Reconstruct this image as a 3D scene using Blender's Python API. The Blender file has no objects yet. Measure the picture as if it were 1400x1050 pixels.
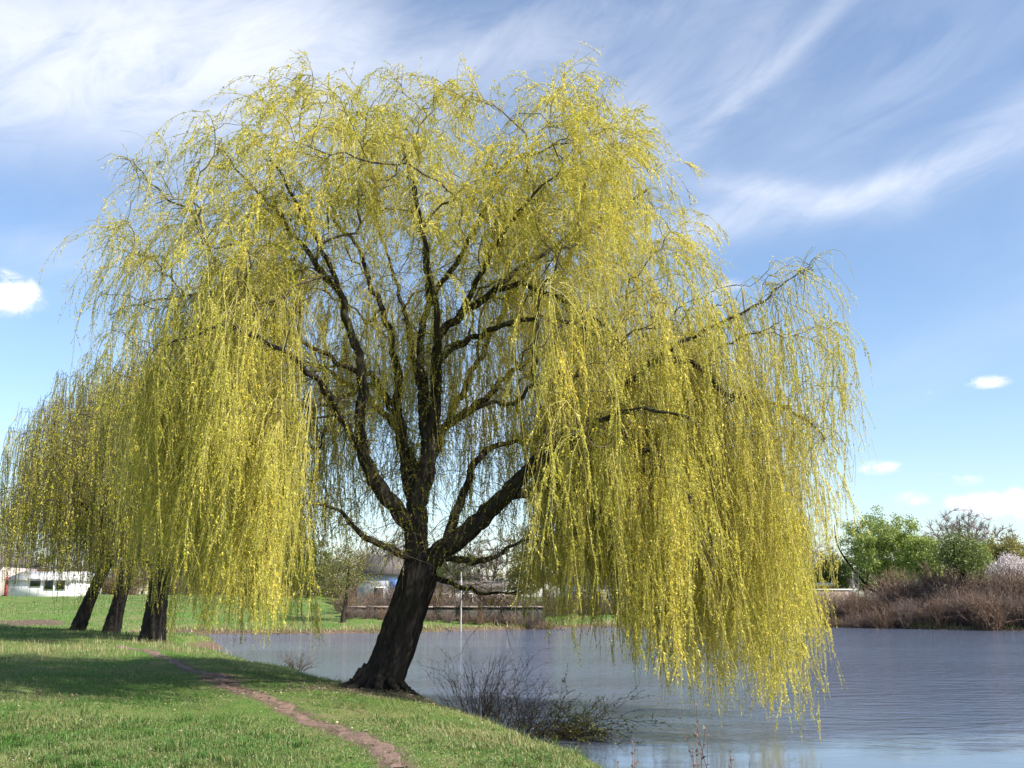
import bpy, math, random
import numpy as np
from mathutils import Vector, noise as mnoise

# ------------------------------------------------------------------ camera, sky, sun, exposure
scene = bpy.context.scene
COL = scene.collection
F = 1374.0            # focal length in pixels of a 1400 px wide picture
HOR = 815.0           # row of the horizon
PITCH = math.atan((HOR - 525.0) / F)
CAMZ = 2.4            # eye height above the pond
cam_d = bpy.data.cameras.new('camera')
cam_d.sensor_width = 36.0
cam_d.lens = F / 1400.0 * 36.0
cam_d.clip_start = 0.1
cam_d.clip_end = 3000.0
cam = bpy.data.objects.new('camera', cam_d)
COL.objects.link(cam)
cam.location = (0, 0, CAMZ)
cam.rotation_euler = (math.radians(90) + PITCH, 0, 0)
scene.camera = cam

SUN_EL = math.radians(43)
SUN_AZ = math.radians(121)      # clockwise from +Y: from the right, a little behind the camera
to_sun = Vector((math.cos(SUN_EL) * math.sin(SUN_AZ), math.cos(SUN_EL) * math.cos(SUN_AZ), math.sin(SUN_EL)))
sun_d = bpy.data.lights.new('sun', 'SUN')
sun_d.energy = 4.75
sun_d.angle = math.radians(0.55)
sun_d.color = (1.0, 0.94, 0.84)
sun = bpy.data.objects.new('sun', sun_d)
COL.objects.link(sun)
sun.location = (30, -10, 40)
sun.rotation_euler = to_sun.to_track_quat('Z', 'Y').to_euler()

scene.view_settings.view_transform = 'Standard'
scene.view_settings.look = 'None'
scene.view_settings.gamma = 1.0
scene.view_settings.use_curve_mapping = False
scene.view_settings.exposure = 0.90
scene.cycles.max_bounces = 8
scene.cycles.transparent_max_bounces = 8
scene.cycles.use_adaptive_sampling = False


def pix_dir(px, py):
    """world direction of a pixel of the 1400x1050 photograph, scaled so that Y = 1"""
    xc, zc = (px - 700.0) / F, -(py - 525.0) / F
    cp, sp = math.cos(PITCH), math.sin(PITCH)
    y, z = cp - zc * sp, sp + zc * cp
    return np.array([xc / y, 1.0, z / y])


def at(px, py, d):
    """point at ground distance d (world Y) on the ray of a pixel"""
    v = pix_dir(px, py)
    return np.array([v[0] * d, d, CAMZ + v[2] * d])


def on_z(px, py, z):
    v = pix_dir(px, py)
    t = (z - CAMZ) / v[2]
    return np.array([v[0] * t, t, z])


def proj(P):
    P = np.asarray(P, float)
    x, y, z = P[..., 0], P[..., 1], P[..., 2] - CAMZ
    cp, sp = math.cos(PITCH), math.sin(PITCH)
    yc, zc = y * cp + z * sp, -y * sp + z * cp
    return 700 + F * x / yc, 525 - F * zc / yc


# ---- world: Nishita sky with cirrus and small cumulus
world = bpy.data.worlds.new('World')
scene.world = world
world.use_nodes = True
wt = world.node_tree
wt.nodes.clear()


class NT:
    """tiny helper to chain shader nodes"""
    def __init__(s, t):
        s.t = t

    def n(s, typ, **kw):
        nd = s.t.nodes.new(typ)
        for k, v in kw.items():
            if isinstance(k, str) and hasattr(nd, k):
                setattr(nd, k, v)
        return nd

    def link(s, a, b):
        s.t.links.new(a, b)

    def put(s, sock, v):
        if hasattr(v, 'is_output'):
            s.t.links.new(v, sock)
        else:
            sock.default_value = v

    def math(s, op, a, b=0.0, c=0.0, clamp=False):
        nd = s.t.nodes.new('ShaderNodeMath')
        nd.operation = op
        nd.use_clamp = clamp
        s.put(nd.inputs[0], a)
        s.put(nd.inputs[1], b)
        s.put(nd.inputs[2], c)
        return nd.outputs[0]

    def vmath(s, op, a, b=None, out=0):
        nd = s.t.nodes.new('ShaderNodeVectorMath')
        nd.operation = op
        s.put(nd.inputs[0], a)
        if b is not None:
            s.put(nd.inputs[1], b)
        return nd.outputs[out]

    def mix(s, f, a, b):
        nd = s.t.nodes.new('ShaderNodeMix')
        nd.data_type = 'RGBA'
        s.put(nd.inputs['Factor'], f)
        s.put(nd.inputs[6], a if hasattr(a, 'is_output') else tuple(a) + (1,) * (4 - len(a)))
        s.put(nd.inputs[7], b if hasattr(b, 'is_output') else tuple(b) + (1,) * (4 - len(b)))
        return nd.outputs[2]

    def noise(s, vec, scale, detail=4, rough=0.55, dist=0.0):
        nd = s.t.nodes.new('ShaderNodeTexNoise')
        s.put(nd.inputs['Vector'], vec)
        nd.inputs['Scale'].default_value = scale
        nd.inputs['Detail'].default_value = detail
        nd.inputs['Roughness'].default_value = rough
        nd.inputs['Distortion'].default_value = dist
        return nd.outputs[0]

    def remap(s, v, a, b, c=0.0, d=1.0, smooth=False):
        nd = s.t.nodes.new('ShaderNodeMapRange')
        if smooth:
            nd.interpolation_type = 'SMOOTHSTEP'
        s.put(nd.inputs[0], v)
        for i, q in enumerate((a, b, c, d)):
            nd.inputs[i + 1].default_value = q
        return nd.outputs[0]

    def mapping(s, vec, rot=(0, 0, 0), scale=(1, 1, 1), loc=(0, 0, 0)):
        nd = s.t.nodes.new('ShaderNodeMapping')
        s.put(nd.inputs['Vector'], vec)
        nd.inputs['Location'].default_value = loc
        nd.inputs['Rotation'].default_value = rot
        nd.inputs['Scale'].default_value = scale
        return nd.outputs[0]


w = NT(wt)
sky = w.n('ShaderNodeTexSky')
sky.sky_type = 'NISHITA'
sky.sun_disc = False
sky.sun_elevation = SUN_EL
sky.sun_rotation = SUN_AZ
sky.altitude = 100
sky.air_density = 1.0
sky.dust_density = 0.7
sky.ozone_density = 2.6
tc = w.n('ShaderNodeTexCoord')
D = w.vmath('NORMALIZE', tc.outputs['Generated'])
sep = w.n('ShaderNodeSeparateXYZ')
w.link(D, sep.inputs[0])
streak = w.mapping(w.mapping(D, rot=(0, math.radians(24), 0)), scale=(1.6, 1.6, 4.6))
fine = w.noise(streak, 4.6, 9, 0.63, 1.2)
veil = w.noise(w.mapping(w.mapping(D, rot=(0, math.radians(30), 0)), scale=(1.2, 1.2, 3.0), loc=(3, 1, 2)), 2.2, 6, 0.55, 0.7)
broad = w.noise(D, 2.2, 3, 0.5, 0.4)


def blob(px, py, sx, sy, ang=0.0):
    """soft elliptical region of the sky centred on one direction (angles in picture degrees)"""
    c = Vector(pix_dir(px, py)).normalized()
    r = c.cross(Vector((0, 0, 1))).normalized()
    u = r.cross(c)
    a = math.radians(ang)
    e1, e2 = r * math.cos(a) + u * math.sin(a), -r * math.sin(a) + u * math.cos(a)
    d1 = w.math('DIVIDE', w.vmath('DOT_PRODUCT', D, tuple(e1), 1), sx / F)
    d2 = w.math('DIVIDE', w.vmath('DOT_PRODUCT', D, tuple(e2), 1), sy / F)
    q = w.math('ADD', w.math('MULTIPLY', d1, d1), w.math('MULTIPLY', d2, d2))
    g = w.math('POWER', 2.718, w.math('MULTIPLY', q, -1.0))
    front = w.math('GREATER_THAN', w.vmath('DOT_PRODUCT', D, tuple(c), 1), 0.0)
    return w.math('MULTIPLY', g, front)


# cirrus: (px, py, half length, half width, angle, strength)
cir = [(170, 60, 330, 100, 8, 1.5), (40, 110, 190, 55, 20, 0.6), (330, 110, 110, 70, 30, 0.35), (1090, 60, 130, 13, 37, 0.45), (1000, 125, 95, 32, 48, 0.30),
       (1060, 262, 85, 18, -12, 0.6), (1215, 252, 115, 15, 12, 0.72), (1110, 285, 140, 28, 6, 0.36), (1330, 200, 150, 34, 24, 0.26),
       (1395, 165, 110, 34, 20, 0.25), (980, 300, 80, 24, 10, 0.4), (850, 160, 90, 50, -40, 0.35), (760, 40, 260, 40, 14, 0.3), (1020, 60, 240, 110, 20, 0.15),
       (660, 560, 36, 44, 0, 0.8), (40, 345, 90, 26, 5, 0.25), (1250, 110, 190, 60, 30, 0.2)]
acc = None
for (a, b, sx, sy, an, st) in cir:
    g = w.math('MULTIPLY', blob(a, b, sx, sy, an), st)
    acc = g if acc is None else w.math('ADD', acc, g)
cirrus = w.math('MULTIPLY', acc, w.remap(w.math('ADD', w.math('MULTIPLY', fine, 0.65), w.math('MULTIPLY', veil, 0.45)), 0.36, 0.72, 0.18, 1.15))
general = w.math('MULTIPLY', w.remap(veil, 0.40, 0.80), w.remap(broad, 0.40, 0.7, 0.03, 0.26))
c_all = w.math('ADD', cirrus, general)
# small cumulus: crisp puffs low over the horizon
cum = [(15, 402, 36, 22, 0, 1.5), (-30, 398, 40, 25, 0, 1.3), (1350, 523, 26, 8, 0, 1.1), (1202, 640, 26, 9, 0, 1.3), (1272, 537, 14, 5, 0, 0.6),
       (1318, 687, 24, 10, 0, 1.5), (1388, 690, 42, 18, 0, 1.7), (1250, 682, 22, 9, 0, 1.2), (1322, 656, 18, 7, 0, 0.9), (985, 396, 46, 13, 8, 0.62),
       (1270, 650, 26, 6, 0, 0.5), (880, 190, 34, 12, -20, 0.4), (30, 690, 60, 25, 0, 0.5)]
acc2 = None
puff = w.noise(w.mapping(D, scale=(1, 1, 1.5)), 34.0, 8, 0.68, 0.5)
for (a, b, sx, sy, an, st) in cum:
    g = w.math('MULTIPLY', blob(a, b, sx, sy, an), st)
    acc2 = g if acc2 is None else w.math('ADD', acc2, g)
cumulus = w.remap(w.math('MULTIPLY', acc2, w.remap(puff, 0.3, 0.68, 0.10, 1.5)), 0.16, 1.05, 0, 1, True)
cover = w.math('MAXIMUM', w.math('MULTIPLY', w.math('SUBTRACT', 1.0, w.math('POWER', 2.718, w.math('MULTIPLY', c_all, -1.15))), 0.98), w.math('MULTIPLY', cumulus, 0.92))
up = w.math('GREATER_THAN', sep.outputs[2], -0.02)
cover = w.math('MULTIPLY', cover, up, clamp=True)
skyc = w.mix(cover, sky.outputs[0], (5.3, 5.5, 6.0))
bg = w.n('ShaderNodeBackground')
w.link(skyc, bg.inputs['Color'])
bg.inputs['Strength'].default_value = 0.114
wo = w.n('ShaderNodeOutputWorld')
w.link(bg.outputs[0], wo.inputs['Surface'])


# ------------------------------------------------------------------ helpers: materials
def new_mat(name):
    m = bpy.data.materials.new(name)
    m.use_nodes = True
    m.node_tree.nodes.clear()
    return m, NT(m.node_tree)


def leaf_mat(name, lo, hi, trans=0.45, gloss=0.03, dark=None):
    """two-sided thin leaf; per-leaf 'tint' attribute runs from lo to hi"""
    m, t = new_mat(name)
    at_ = t.n('ShaderNodeAttribute')
    at_.attribute_name = 'tint'
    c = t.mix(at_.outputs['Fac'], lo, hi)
    d = t.n('ShaderNodeBsdfDiffuse')
    t.link(c, d.inputs[0])
    tr = t.n('ShaderNodeBsdfTranslucent')
    t.link(c, tr.inputs[0])
    g = t.n('ShaderNodeBsdfGlossy')
    g.inputs['Roughness'].default_value = 0.45
    g.inputs['Color'].default_value = (1, 1, 1, 1)
    m1 = t.n('ShaderNodeMixShader')
    m1.inputs[0].default_value = trans
    t.link(d.outputs[0], m1.inputs[1])
    t.link(tr.outputs[0], m1.inputs[2])
    m2 = t.n('ShaderNodeMixShader')
    m2.inputs[0].default_value = gloss
    t.link(m1.outputs[0], m2.inputs[1])
    t.link(g.outputs[0], m2.inputs[2])
    o = t.n('ShaderNodeOutputMaterial')
    t.link(m2.outputs[0], o.inputs[0])
    return m


def rough_mat(name, cols, scale=6.0, bump=0.3, rough=0.85, stretch=(1, 1, 1), detail=6, bscale=None, spec=0.25):
    """noise-mottled surface: cols = (dark, light)"""
    m, t = new_mat(name)
    tc = t.n('ShaderNodeTexCoord')
    v = t.mapping(tc.outputs['Object'], scale=stretch)
    nz = t.noise(v, scale, detail, 0.6)
    c = t.mix(t.remap(nz, 0.3, 0.7), cols[0], cols[1])
    p = t.n('ShaderNodeBsdfPrincipled')
    t.link(c, p.inputs['Base Color'])
    p.inputs['Roughness'].default_value = rough
    p.inputs['Specular IOR Level'].default_value = spec
    if bump:
        b = t.n('ShaderNodeBump')
        b.inputs['Strength'].default_value = bump
        b.inputs['Distance'].default_value = 0.03
        t.link(t.noise(v, bscale or scale * 3, 5, 0.65), b.inputs['Height'])
        t.link(b.outputs[0], p.inputs['Normal'])
    o = t.n('ShaderNodeOutputMaterial')
    t.link(p.outputs[0], o.inputs[0])
    return m


def bark_mat(name, dark, light, moss, moss_amt=0.3):
    m, t = new_mat(name)
    tc = t.n('ShaderNodeTexCoord')
    v = t.mapping(tc.outputs['Object'], scale=(1, 1, 0.22))
    fz = t.noise(v, 14.0, 6, 0.65, 0.8)
    big = t.noise(tc.outputs['Object'], 1.6, 4, 0.6)
    c = t.mix(t.remap(fz, 0.36, 0.66), dark, light)
    c = t.mix(t.math('MULTIPLY', t.remap(big, 0.48, 0.66), moss_amt), c, moss)
    p = t.n('ShaderNodeBsdfPrincipled')
    t.link(c, p.inputs['Base Color'])
    p.inputs['Roughness'].default_value = 0.9
    p.inputs['Specular IOR Level'].default_value = 0.2
    b = t.n('ShaderNodeBump')
    b.inputs['Strength'].default_value = 0.8
    b.inputs['Distance'].default_value = 0.04
    t.link(fz, b.inputs['Height'])
    t.link(b.outputs[0], p.inputs['Normal'])
    o = t.n('ShaderNodeOutputMaterial')
    t.link(p.outputs[0], o.inputs[0])
    return m


def tint_mat(name, lo, hi, rough=0.8):
    m, t = new_mat(name)
    a = t.n('ShaderNodeAttribute')
    a.attribute_name = 'tint'
    p = t.n('ShaderNodeBsdfPrincipled')
    t.link(t.mix(a.outputs['Fac'], lo, hi), p.inputs['Base Color'])
    p.inputs['Roughness'].default_value = rough
    p.inputs['Specular IOR Level'].default_value = 0.2
    o = t.n('ShaderNodeOutputMaterial')
    t.link(p.outputs[0], o.inputs[0])
    return m


M = {}
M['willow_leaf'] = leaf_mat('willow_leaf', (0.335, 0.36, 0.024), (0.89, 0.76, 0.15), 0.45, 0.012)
M['far_willow_leaf'] = leaf_mat('far_willow_leaf', (0.34, 0.34, 0.022), (0.82, 0.72, 0.11), 0.45, 0.012)
M['bark'] = bark_mat('willow_bark', (0.007, 0.006, 0.006), (0.042, 0.033, 0.029), (0.04, 0.042, 0.02), 0.25)
M['limb_bark'] = bark_mat('willow_limb_bark', (0.010, 0.008, 0.007), (0.058, 0.046, 0.036), (0.045, 0.048, 0.018), 0.5)
M['twig'] = rough_mat('willow_twig', ((0.045, 0.036, 0.024), (0.14, 0.115, 0.07)), 3.0, 0, 0.7)
M['whip'] = rough_mat('willow_whip', ((0.30, 0.26, 0.06), (0.52, 0.45, 0.15)), 3.0, 0, 0.6)


# ------------------------------------------------------------------ helpers: meshes and objects
def mesh_np(name, verts, quads=None, tris=None, mat=None, tint=None, smooth=False):
    """mesh from numpy arrays; tint = one float per face (quads first)"""
    me = bpy.data.meshes.new(name)
    verts = np.ascontiguousarray(verts, dtype=np.float32)
    me.vertices.add(len(verts))
    me.vertices.foreach_set('co', verts.ravel())
    idx, start, pos = [], [], 0
    for f in (quads, tris):
        if f is None or len(f) == 0:
            continue
        f = np.ascontiguousarray(f, dtype=np.int32)
        k = f.shape[1]
        idx.append(f.ravel())
        start.append(pos + np.arange(len(f), dtype=np.int32) * k)
        pos += len(f) * k
    idx, start = np.concatenate(idx), np.concatenate(start)
    me.loops.add(len(idx))
    me.loops.foreach_set('vertex_index', idx)
    me.polygons.add(len(start))
    me.polygons.foreach_set('loop_start', start)
    if smooth:
        me.polygons.foreach_set('use_smooth', np.ones(len(start), dtype=bool))
    if tint is not None:
        a = me.attributes.new('tint', 'FLOAT', 'FACE')
        a.data.foreach_set('value', np.ascontiguousarray(tint, dtype=np.float32))
    me.update(calc_edges=True)
    if mat:
        me.materials.append(mat)
    return me


def tag(o, label=None, cat=None, group=None, kind=None):
    if label:
        o['label'] = label
    if cat:
        o['category'] = cat
    if group:
        o['group'] = group
    if kind:
        o['kind'] = kind
    return o


def link(name, me, parent=None, loc=(0, 0, 0), kind=None):
    o = bpy.data.objects.new(name, me)
    COL.objects.link(o)
    o.location = loc
    if parent is not None:
        o.parent = parent
    if kind:
        o['kind'] = kind
    return o


def empty(name, loc, label, cat, group=None):
    o = bpy.data.objects.new(name, None)
    COL.objects.link(o)
    o.empty_display_size = 0.3
    o.location = loc
    return tag(o, label, cat, group)


class MB:
    """collects verts / quads / tris into one mesh"""
    def __init__(s):
        s.v, s.q, s.t, s.tq, s.tt, s.n = [], [], [], [], [], 0

    def add(s, v, q=None, t=None, tq=None, tt=None):
        v = np.asarray(v, float).reshape(-1, 3)
        if q is not None and len(q):
            s.q.append(np.asarray(q) + s.n)
            s.tq.append(np.broadcast_to(0.5 if tq is None else tq, (len(q),)))
        if t is not None and len(t):
            s.t.append(np.asarray(t) + s.n)
            s.tt.append(np.broadcast_to(0.5 if tt is None else tt, (len(t),)))
        s.v.append(v)
        s.n += len(v)

    def box(s, x0, x1, y0, y1, z0, z1):
        v = [(x, y, z) for x in (x0, x1) for y in (y0, y1) for z in (z0, z1)]
        q = [(0, 1, 3, 2), (4, 6, 7, 5), (0, 4, 5, 1), (2, 3, 7, 6), (0, 2, 6, 4), (1, 5, 7, 3)]
        s.add(v, q)

    def tube(s, P, R, sides=6, cap=True, twist=0.0, shape=None):
        P = np.asarray(P, float)
        R = np.broadcast_to(np.asarray(R, float), (len(P),))
        k = len(P)
        T = np.gradient(P, axis=0)
        T /= np.linalg.norm(T, axis=1, keepdims=True) + 1e-9
        mean = np.abs(T.mean(0))
        ref = np.eye(3)[np.argmin(mean)]
        U = np.cross(T, ref)
        U /= np.linalg.norm(U, axis=1, keepdims=True) + 1e-9
        V = np.cross(T, U)
        a = np.arange(sides) / sides * 2 * math.pi
        ring = U[:, None] * np.cos(a)[None, :, None] + V[:, None] * np.sin(a)[None, :, None]
        rr = R[:, None] * np.ones(sides)[None]
        if shape is not None:
            rr = rr * shape
        v = P[:, None] + ring * rr[..., None]
        i = np.arange(k - 1)[:, None] * sides + np.arange(sides)[None]
        j = np.arange(k - 1)[:, None] * sides + (np.arange(sides)[None] + 1) % sides
        q = np.stack([i, j, j + sides, i + sides], -1).reshape(-1, 4)
        tri = None
        vv = v.reshape(-1, 3)
        if cap:
            vv = np.vstack([vv, P[-1:] + T[-1:] * R[-1] * 0.5])
            b = (k - 1) * sides
            tri = np.stack([b + np.arange(sides), b + (np.arange(sides) + 1) % sides, np.full(sides, k * sides)], -1)
        s.add(vv, q, tri)

    def mesh(s, name, mat, smooth=False, off=(0, 0, 0), use_tint=False):
        v = np.concatenate(s.v) - np.asarray(off, float)
        q = np.concatenate(s.q) if s.q else None
        t = np.concatenate(s.t) if s.t else None
        tint = None
        if use_tint:
            tint = np.concatenate(s.tq + s.tt)
        return mesh_np(name, v, q, t, mat, tint, smooth)


def catmull(pts, step):
    pts = np.asarray(pts, float)
    out = [pts[0]]
    for i in range(len(pts) - 1):
        p0, p1, p2 = pts[max(i - 1, 0)], pts[i], pts[i + 1]
        p3 = pts[min(i + 2, len(pts) - 1)]
        n = max(1, int(math.ceil(np.linalg.norm((p2 - p1)[:3]) / step)))
        for k in range(1, n + 1):
            t = k / n
            out.append(0.5 * ((2 * p1) + (p2 - p0) * t + (2 * p0 - 5 * p1 + 4 * p2 - p3) * t * t + (3 * p1 - p0 - 3 * p2 + p3) * t ** 3))
    return np.array(out)


def unit(v):
    return v / (np.linalg.norm(v, axis=-1, keepdims=True) + 1e-9)


# ------------------------------------------------------------------ pond outline and ground height
EDGE = [(228, 877), (294, 889), (343, 903), (400, 915), (470, 933), (560, 950), (600, 962), (690, 992), (830, 1050), (900, 1090)]
near = []
for (a, b) in EDGE:
    p = on_z(a, b, 0.60)
    near.append((p[0] + 0.40, p[1] + 0.50))
far = [tuple(on_z(a, b, 0.0)[:2]) for (a, b) in
       [(238, 867), (420, 866.5), (560, 864.5), (640, 862), (740, 860), (850, 856), (950, 853.5), (1060, 854), (1120, 856), (1200, 858.5), (1300, 861),
        (1420, 863), (1600, 870)]]
poly = [(8, -14), (4.6, 2.0), (3.3, 6.0)] + near[::-1] + [(near[0][0] - 0.4, 50.0), (far[0][0] - 0.6, far[0][1] - 5)] + far + [(75, 50), (60, 10), (40, -14)]
poly = np.array(poly)
pp = catmull(poly, 1.2)
rs = np.random.RandomState(5)
pp[:, :2] += rs.normal(0, 0.10, pp.shape)
POND = pp


def shore(x, y):
    """signed distance to the water's edge, positive on land"""
    x, y = np.asarray(x, float), np.asarray(y, float)
    sh = x.shape
    P = np.stack([x.ravel(), y.ravel()], -1)
    A, B = POND, np.roll(POND, -1, 0)
    d2 = np.full(len(P), 1e18)
    inside = np.zeros(len(P), bool)
    for a, b in zip(A, B):
        e = b - a
        wv = P - a
        t = np.clip((wv @ e) / (e @ e + 1e-12), 0, 1)
        q = wv - t[:, None] * e
        d2 = np.minimum(d2, (q ** 2).sum(1))
        c = (a[1] > P[:, 1]) != (b[1] > P[:, 1])
        xx = a[0] + (P[:, 1] - a[1]) / (b[1] - a[1] + 1e-12) * e[0]
        inside ^= c & (P[:, 0] < xx)
    d = np.sqrt(d2)
    return np.where(inside, -d, d).reshape(sh)


def sstep(a, b, x):
    t = np.clip((x - a) / (b - a), 0, 1)
    return t * t * (3 - 2 * t)


TREE = on_z(520, 946, 0.72)        # foot of the big willow


def ground_z(x, y, s=None):
    x, y = np.asarray(x, float), np.asarray(y, float)
    if s is None:
        s = shore(x, y)
    sp = np.maximum(s, 0)
    nearp = 0.72 * (1 - np.exp(-sp / 0.42)) + 0.02 * np.minimum(sp, 3)
    farp = 0.22 * (1 - np.exp(-sp / 0.35)) + 0.068 * np.minimum(sp, 11) + 0.012 * np.clip(sp - 11, 0, 60)
    k = sstep(45, 60, y)
    h = nearp * (1 - k) + farp * k
    h = h + 0.95 * sstep(58, 102, y) * sstep(-14, -26, x)
    bumps = 0.035 * np.sin(x * 1.3 + 0.7 * y) + 0.03 * np.sin(y * 1.1 - 0.5 * x + 1.0) + 0.05 * np.sin(0.35 * x + 0.21 * y)
    bumps = bumps + 0.012 * np.sin(3.7 * x + 1.1 * y) + 0.012 * np.sin(4.1 * y - 1.9 * x)
    h = h + bumps * sstep(0.2, 2.0, s)
    r2 = ((x - TREE[0]) ** 2 + (y - TREE[1]) ** 2)
    h = h + 0.10 * np.exp(-r2 / 1.6) * (s > 0)
    return np.where(s < 0, np.maximum(s * 0.55, -1.2), h)


def gz(x, y):
    return float(ground_z(np.array([x]), np.array([y]))[0])


def geo(a, b, n):
    return np.geomspace(1, b - a + 1, n)[1:] + a - 1


ys = np.concatenate([np.arange(-40, 6, 2.0), np.arange(6, 24, 0.16), np.arange(24, 52, 0.4), np.arange(52, 110, 0.7), geo(110, 1500, 24)])
xr = np.concatenate([np.arange(3.5, 45, 0.9), geo(45, 1500, 24)])
xl = np.concatenate([np.arange(11, 45, 0.7), geo(45, 1500, 24)])
xs = np.concatenate([-xl[::-1], np.arange(-11 + 0.16, 3.5, 0.16), xr])
GX, GY = np.meshgrid(xs, ys)
GS = shore(GX, GY)
GZ = ground_z(GX, GY, GS)
nx, ny = len(xs), len(ys)
ii = (np.arange(ny - 1)[:, None] * nx + np.arange(nx - 1)[None]).ravel()
quads = np.stack([ii, ii + 1, ii + 1 + nx, ii + nx], -1)


# centre line of the trodden path
PATH_PX = [(545, 1062), (520, 1040), (470, 1011), (410, 986), (345, 959), (290, 934), (240, 911), (205, 897), (170, 888)]
pc = catmull(np.array([on_z(a, b, 0.73)[:2] for a, b in PATH_PX]), 0.12)


def path_dist(x, y):
    x, y = np.asarray(x, float), np.asarray(y, float)
    d = np.full(x.shape, 81.0)
    for c in pc[::2]:
        d = np.minimum(d, (x - c[0]) ** 2 + (y - c[1]) ** 2)
    return np.sqrt(d)


def soil_at(x, y, s):
    r2 = ((x - TREE[0] + 0.1) / 1.5) ** 2 + ((y - TREE[1] + 0.75) / 1.0) ** 2
    so = 0.95 * np.exp(-r2)
    q = on_z(300, 935, 0.75)
    so = so + 0.45 * np.exp(-(((x - q[0] - 1.2) / 2.0) ** 2 + ((y - q[1]) / 0.9) ** 2))
    e = at(35, 845, 64)
    so = so + 1.1 * np.exp(-(((x - e[0]) / 1.9) ** 2 + ((y - e[1]) / 4.0) ** 2))
    so = so + 0.75 * np.exp(-(path_dist(x, y) / 0.26) ** 2)
    so = so + 0.8 * np.exp(-(s / 0.5) ** 2) + (s < 0)
    so = so + 0.45 * sstep(1.2, 0.2, s) * (y > 55)
    return np.clip(so, 0, 1)


gm, t = new_mat('meadow_ground')
tc_ = t.n('ShaderNodeTexCoord')
obj_ = tc_.outputs['Object']
sa = t.n('ShaderNodeAttribute')
sa.attribute_name = 'soil'
n1 = t.noise(obj_, 0.5, 5, 0.6)
n2 = t.noise(obj_, 5.0, 6, 0.7)
n3 = t.noise(obj_, 30.0, 4, 0.7)
green = t.mix(t.remap(n3, 0.3, 0.7), (0.05, 0.11, 0.018), (0.13, 0.22, 0.05))
straw = t.mix(t.remap(n3, 0.3, 0.7), (0.15, 0.12, 0.06), (0.32, 0.26, 0.14))
gr = t.mix(t.math('MULTIPLY', t.remap(n1, 0.42, 0.62), t.remap(n2, 0.35, 0.65)), green, straw)
soilc = t.mix(t.remap(n2, 0.3, 0.7), (0.075, 0.05, 0.038), (0.20, 0.145, 0.11))
sf = t.remap(t.math('ADD', sa.outputs['Fac'], t.math('MULTIPLY', t.math('SUBTRACT', n2, 0.5), 0.9)), 0.3, 0.62)
gc = t.mix(sf, gr, soilc)
pb = t.n('ShaderNodeBsdfPrincipled')
t.link(gc, pb.inputs['Base Color'])
pb.inputs['Roughness'].default_value = 0.95
pb.inputs['Specular IOR Level'].default_value = 0.1
bp = t.n('ShaderNodeBump')
bp.inputs['Strength'].default_value = 0.7
bp.inputs['Distance'].default_value = 0.04
t.link(n3, bp.inputs['Height'])
t.link(bp.outputs[0], pb.inputs['Normal'])
t.link(pb.outputs[0], t.n('ShaderNodeOutputMaterial').inputs[0])

gme = mesh_np('ground', np.stack([GX, GY, GZ], -1).reshape(-1, 3), quads, None, gm, None, True)
a_ = gme.attributes.new('soil', 'FLOAT', 'POINT')
a_.data.foreach_set('value', soil_at(GX, GY, GS).astype(np.float32).ravel())
tag(link('ground', gme), kind='structure')

# ---- water
wm, t = new_mat('pond_water')
tc_ = t.n('ShaderNodeTexCoord')
o_ = tc_.outputs['Object']
rip = t.noise(t.mapping(o_, rot=(0, 0, 0.35), scale=(1.0, 1.7, 1)), 1.9, 5, 0.62, 0.3)
rip2 = t.noise(t.mapping(o_, rot=(0, 0, -0.3), scale=(1.0, 1.7, 1)), 9.0, 3, 0.6, 0.2)
sepw = t.n('ShaderNodeSeparateXYZ')
t.link(o_, sepw.inputs[0])
# sheltered water near the camera side bank stays calm, the open pond is ruffled
calm = t.remap(t.math('ADD', sepw.outputs[1], t.math('MULTIPLY', t.noise(t.mapping(o_, scale=(0.35, 1.2, 1)), 0.35, 4), 14.0)), 22.5, 33.0, 0.02, 1.0, True)
patch = t.remap(t.noise(t.mapping(o_, scale=(0.35, 1.0, 1)), 0.16, 3, 0.5), 0.40, 0.60, 0.62, 1.15, True)
rip3 = t.noise(t.mapping(o_, rot=(0, 0, 0.15), scale=(1.0, 2.2, 1)), 0.75, 3, 0.55, 0.4)
hgt = t.math('ADD', t.math('ADD', t.math('MULTIPLY', rip, 1.0), t.math('MULTIPLY', rip2, 0.34)), t.math('MULTIPLY', rip3, 2.0))
bw = t.n('ShaderNodeBump')
bw.inputs['Distance'].default_value = 0.13
t.link(t.math('MULTIPLY', t.math('MULTIPLY', calm, patch), 0.95), bw.inputs['Strength'])
t.link(hgt, bw.inputs['Height'])
pw = t.n('ShaderNodeBsdfPrincipled')
pw.inputs['Base Color'].default_value = (0.078, 0.092, 0.134, 1)
pw.inputs['Roughness'].default_value = 0.06
pw.inputs['IOR'].default_value = 1.45
pw.inputs['Specular IOR Level'].default_value = 0.5
t.link(bw.outputs[0], pw.inputs['Normal'])
t.link(pw.outputs[0], t.n('ShaderNodeOutputMaterial').inputs[0])
wv = np.array([(-22, -20, 0), (90, -20, 0), (90, 100, 0), (-22, 100, 0)], float)
tag(link('water', mesh_np('water', wv, np.array([[0, 1, 2, 3]]), None, wm)), kind='structure')

# ---- trodden dirt path: sheet along the centre line
tg = unit(np.gradient(pc, axis=0))
nrm = np.stack([-tg[:, 1], tg[:, 0]], -1)
rs = np.random.RandomState(3)
vv, cross = [], np.linspace(-1, 1, 7)


def smooth_noise(n, k, rs):
    a = rs.normal(0, 1, n + 2 * k)
    return np.convolve(a, np.ones(2 * k + 1) / math.sqrt(2 * k + 1), 'same')[k:n + k]


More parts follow.
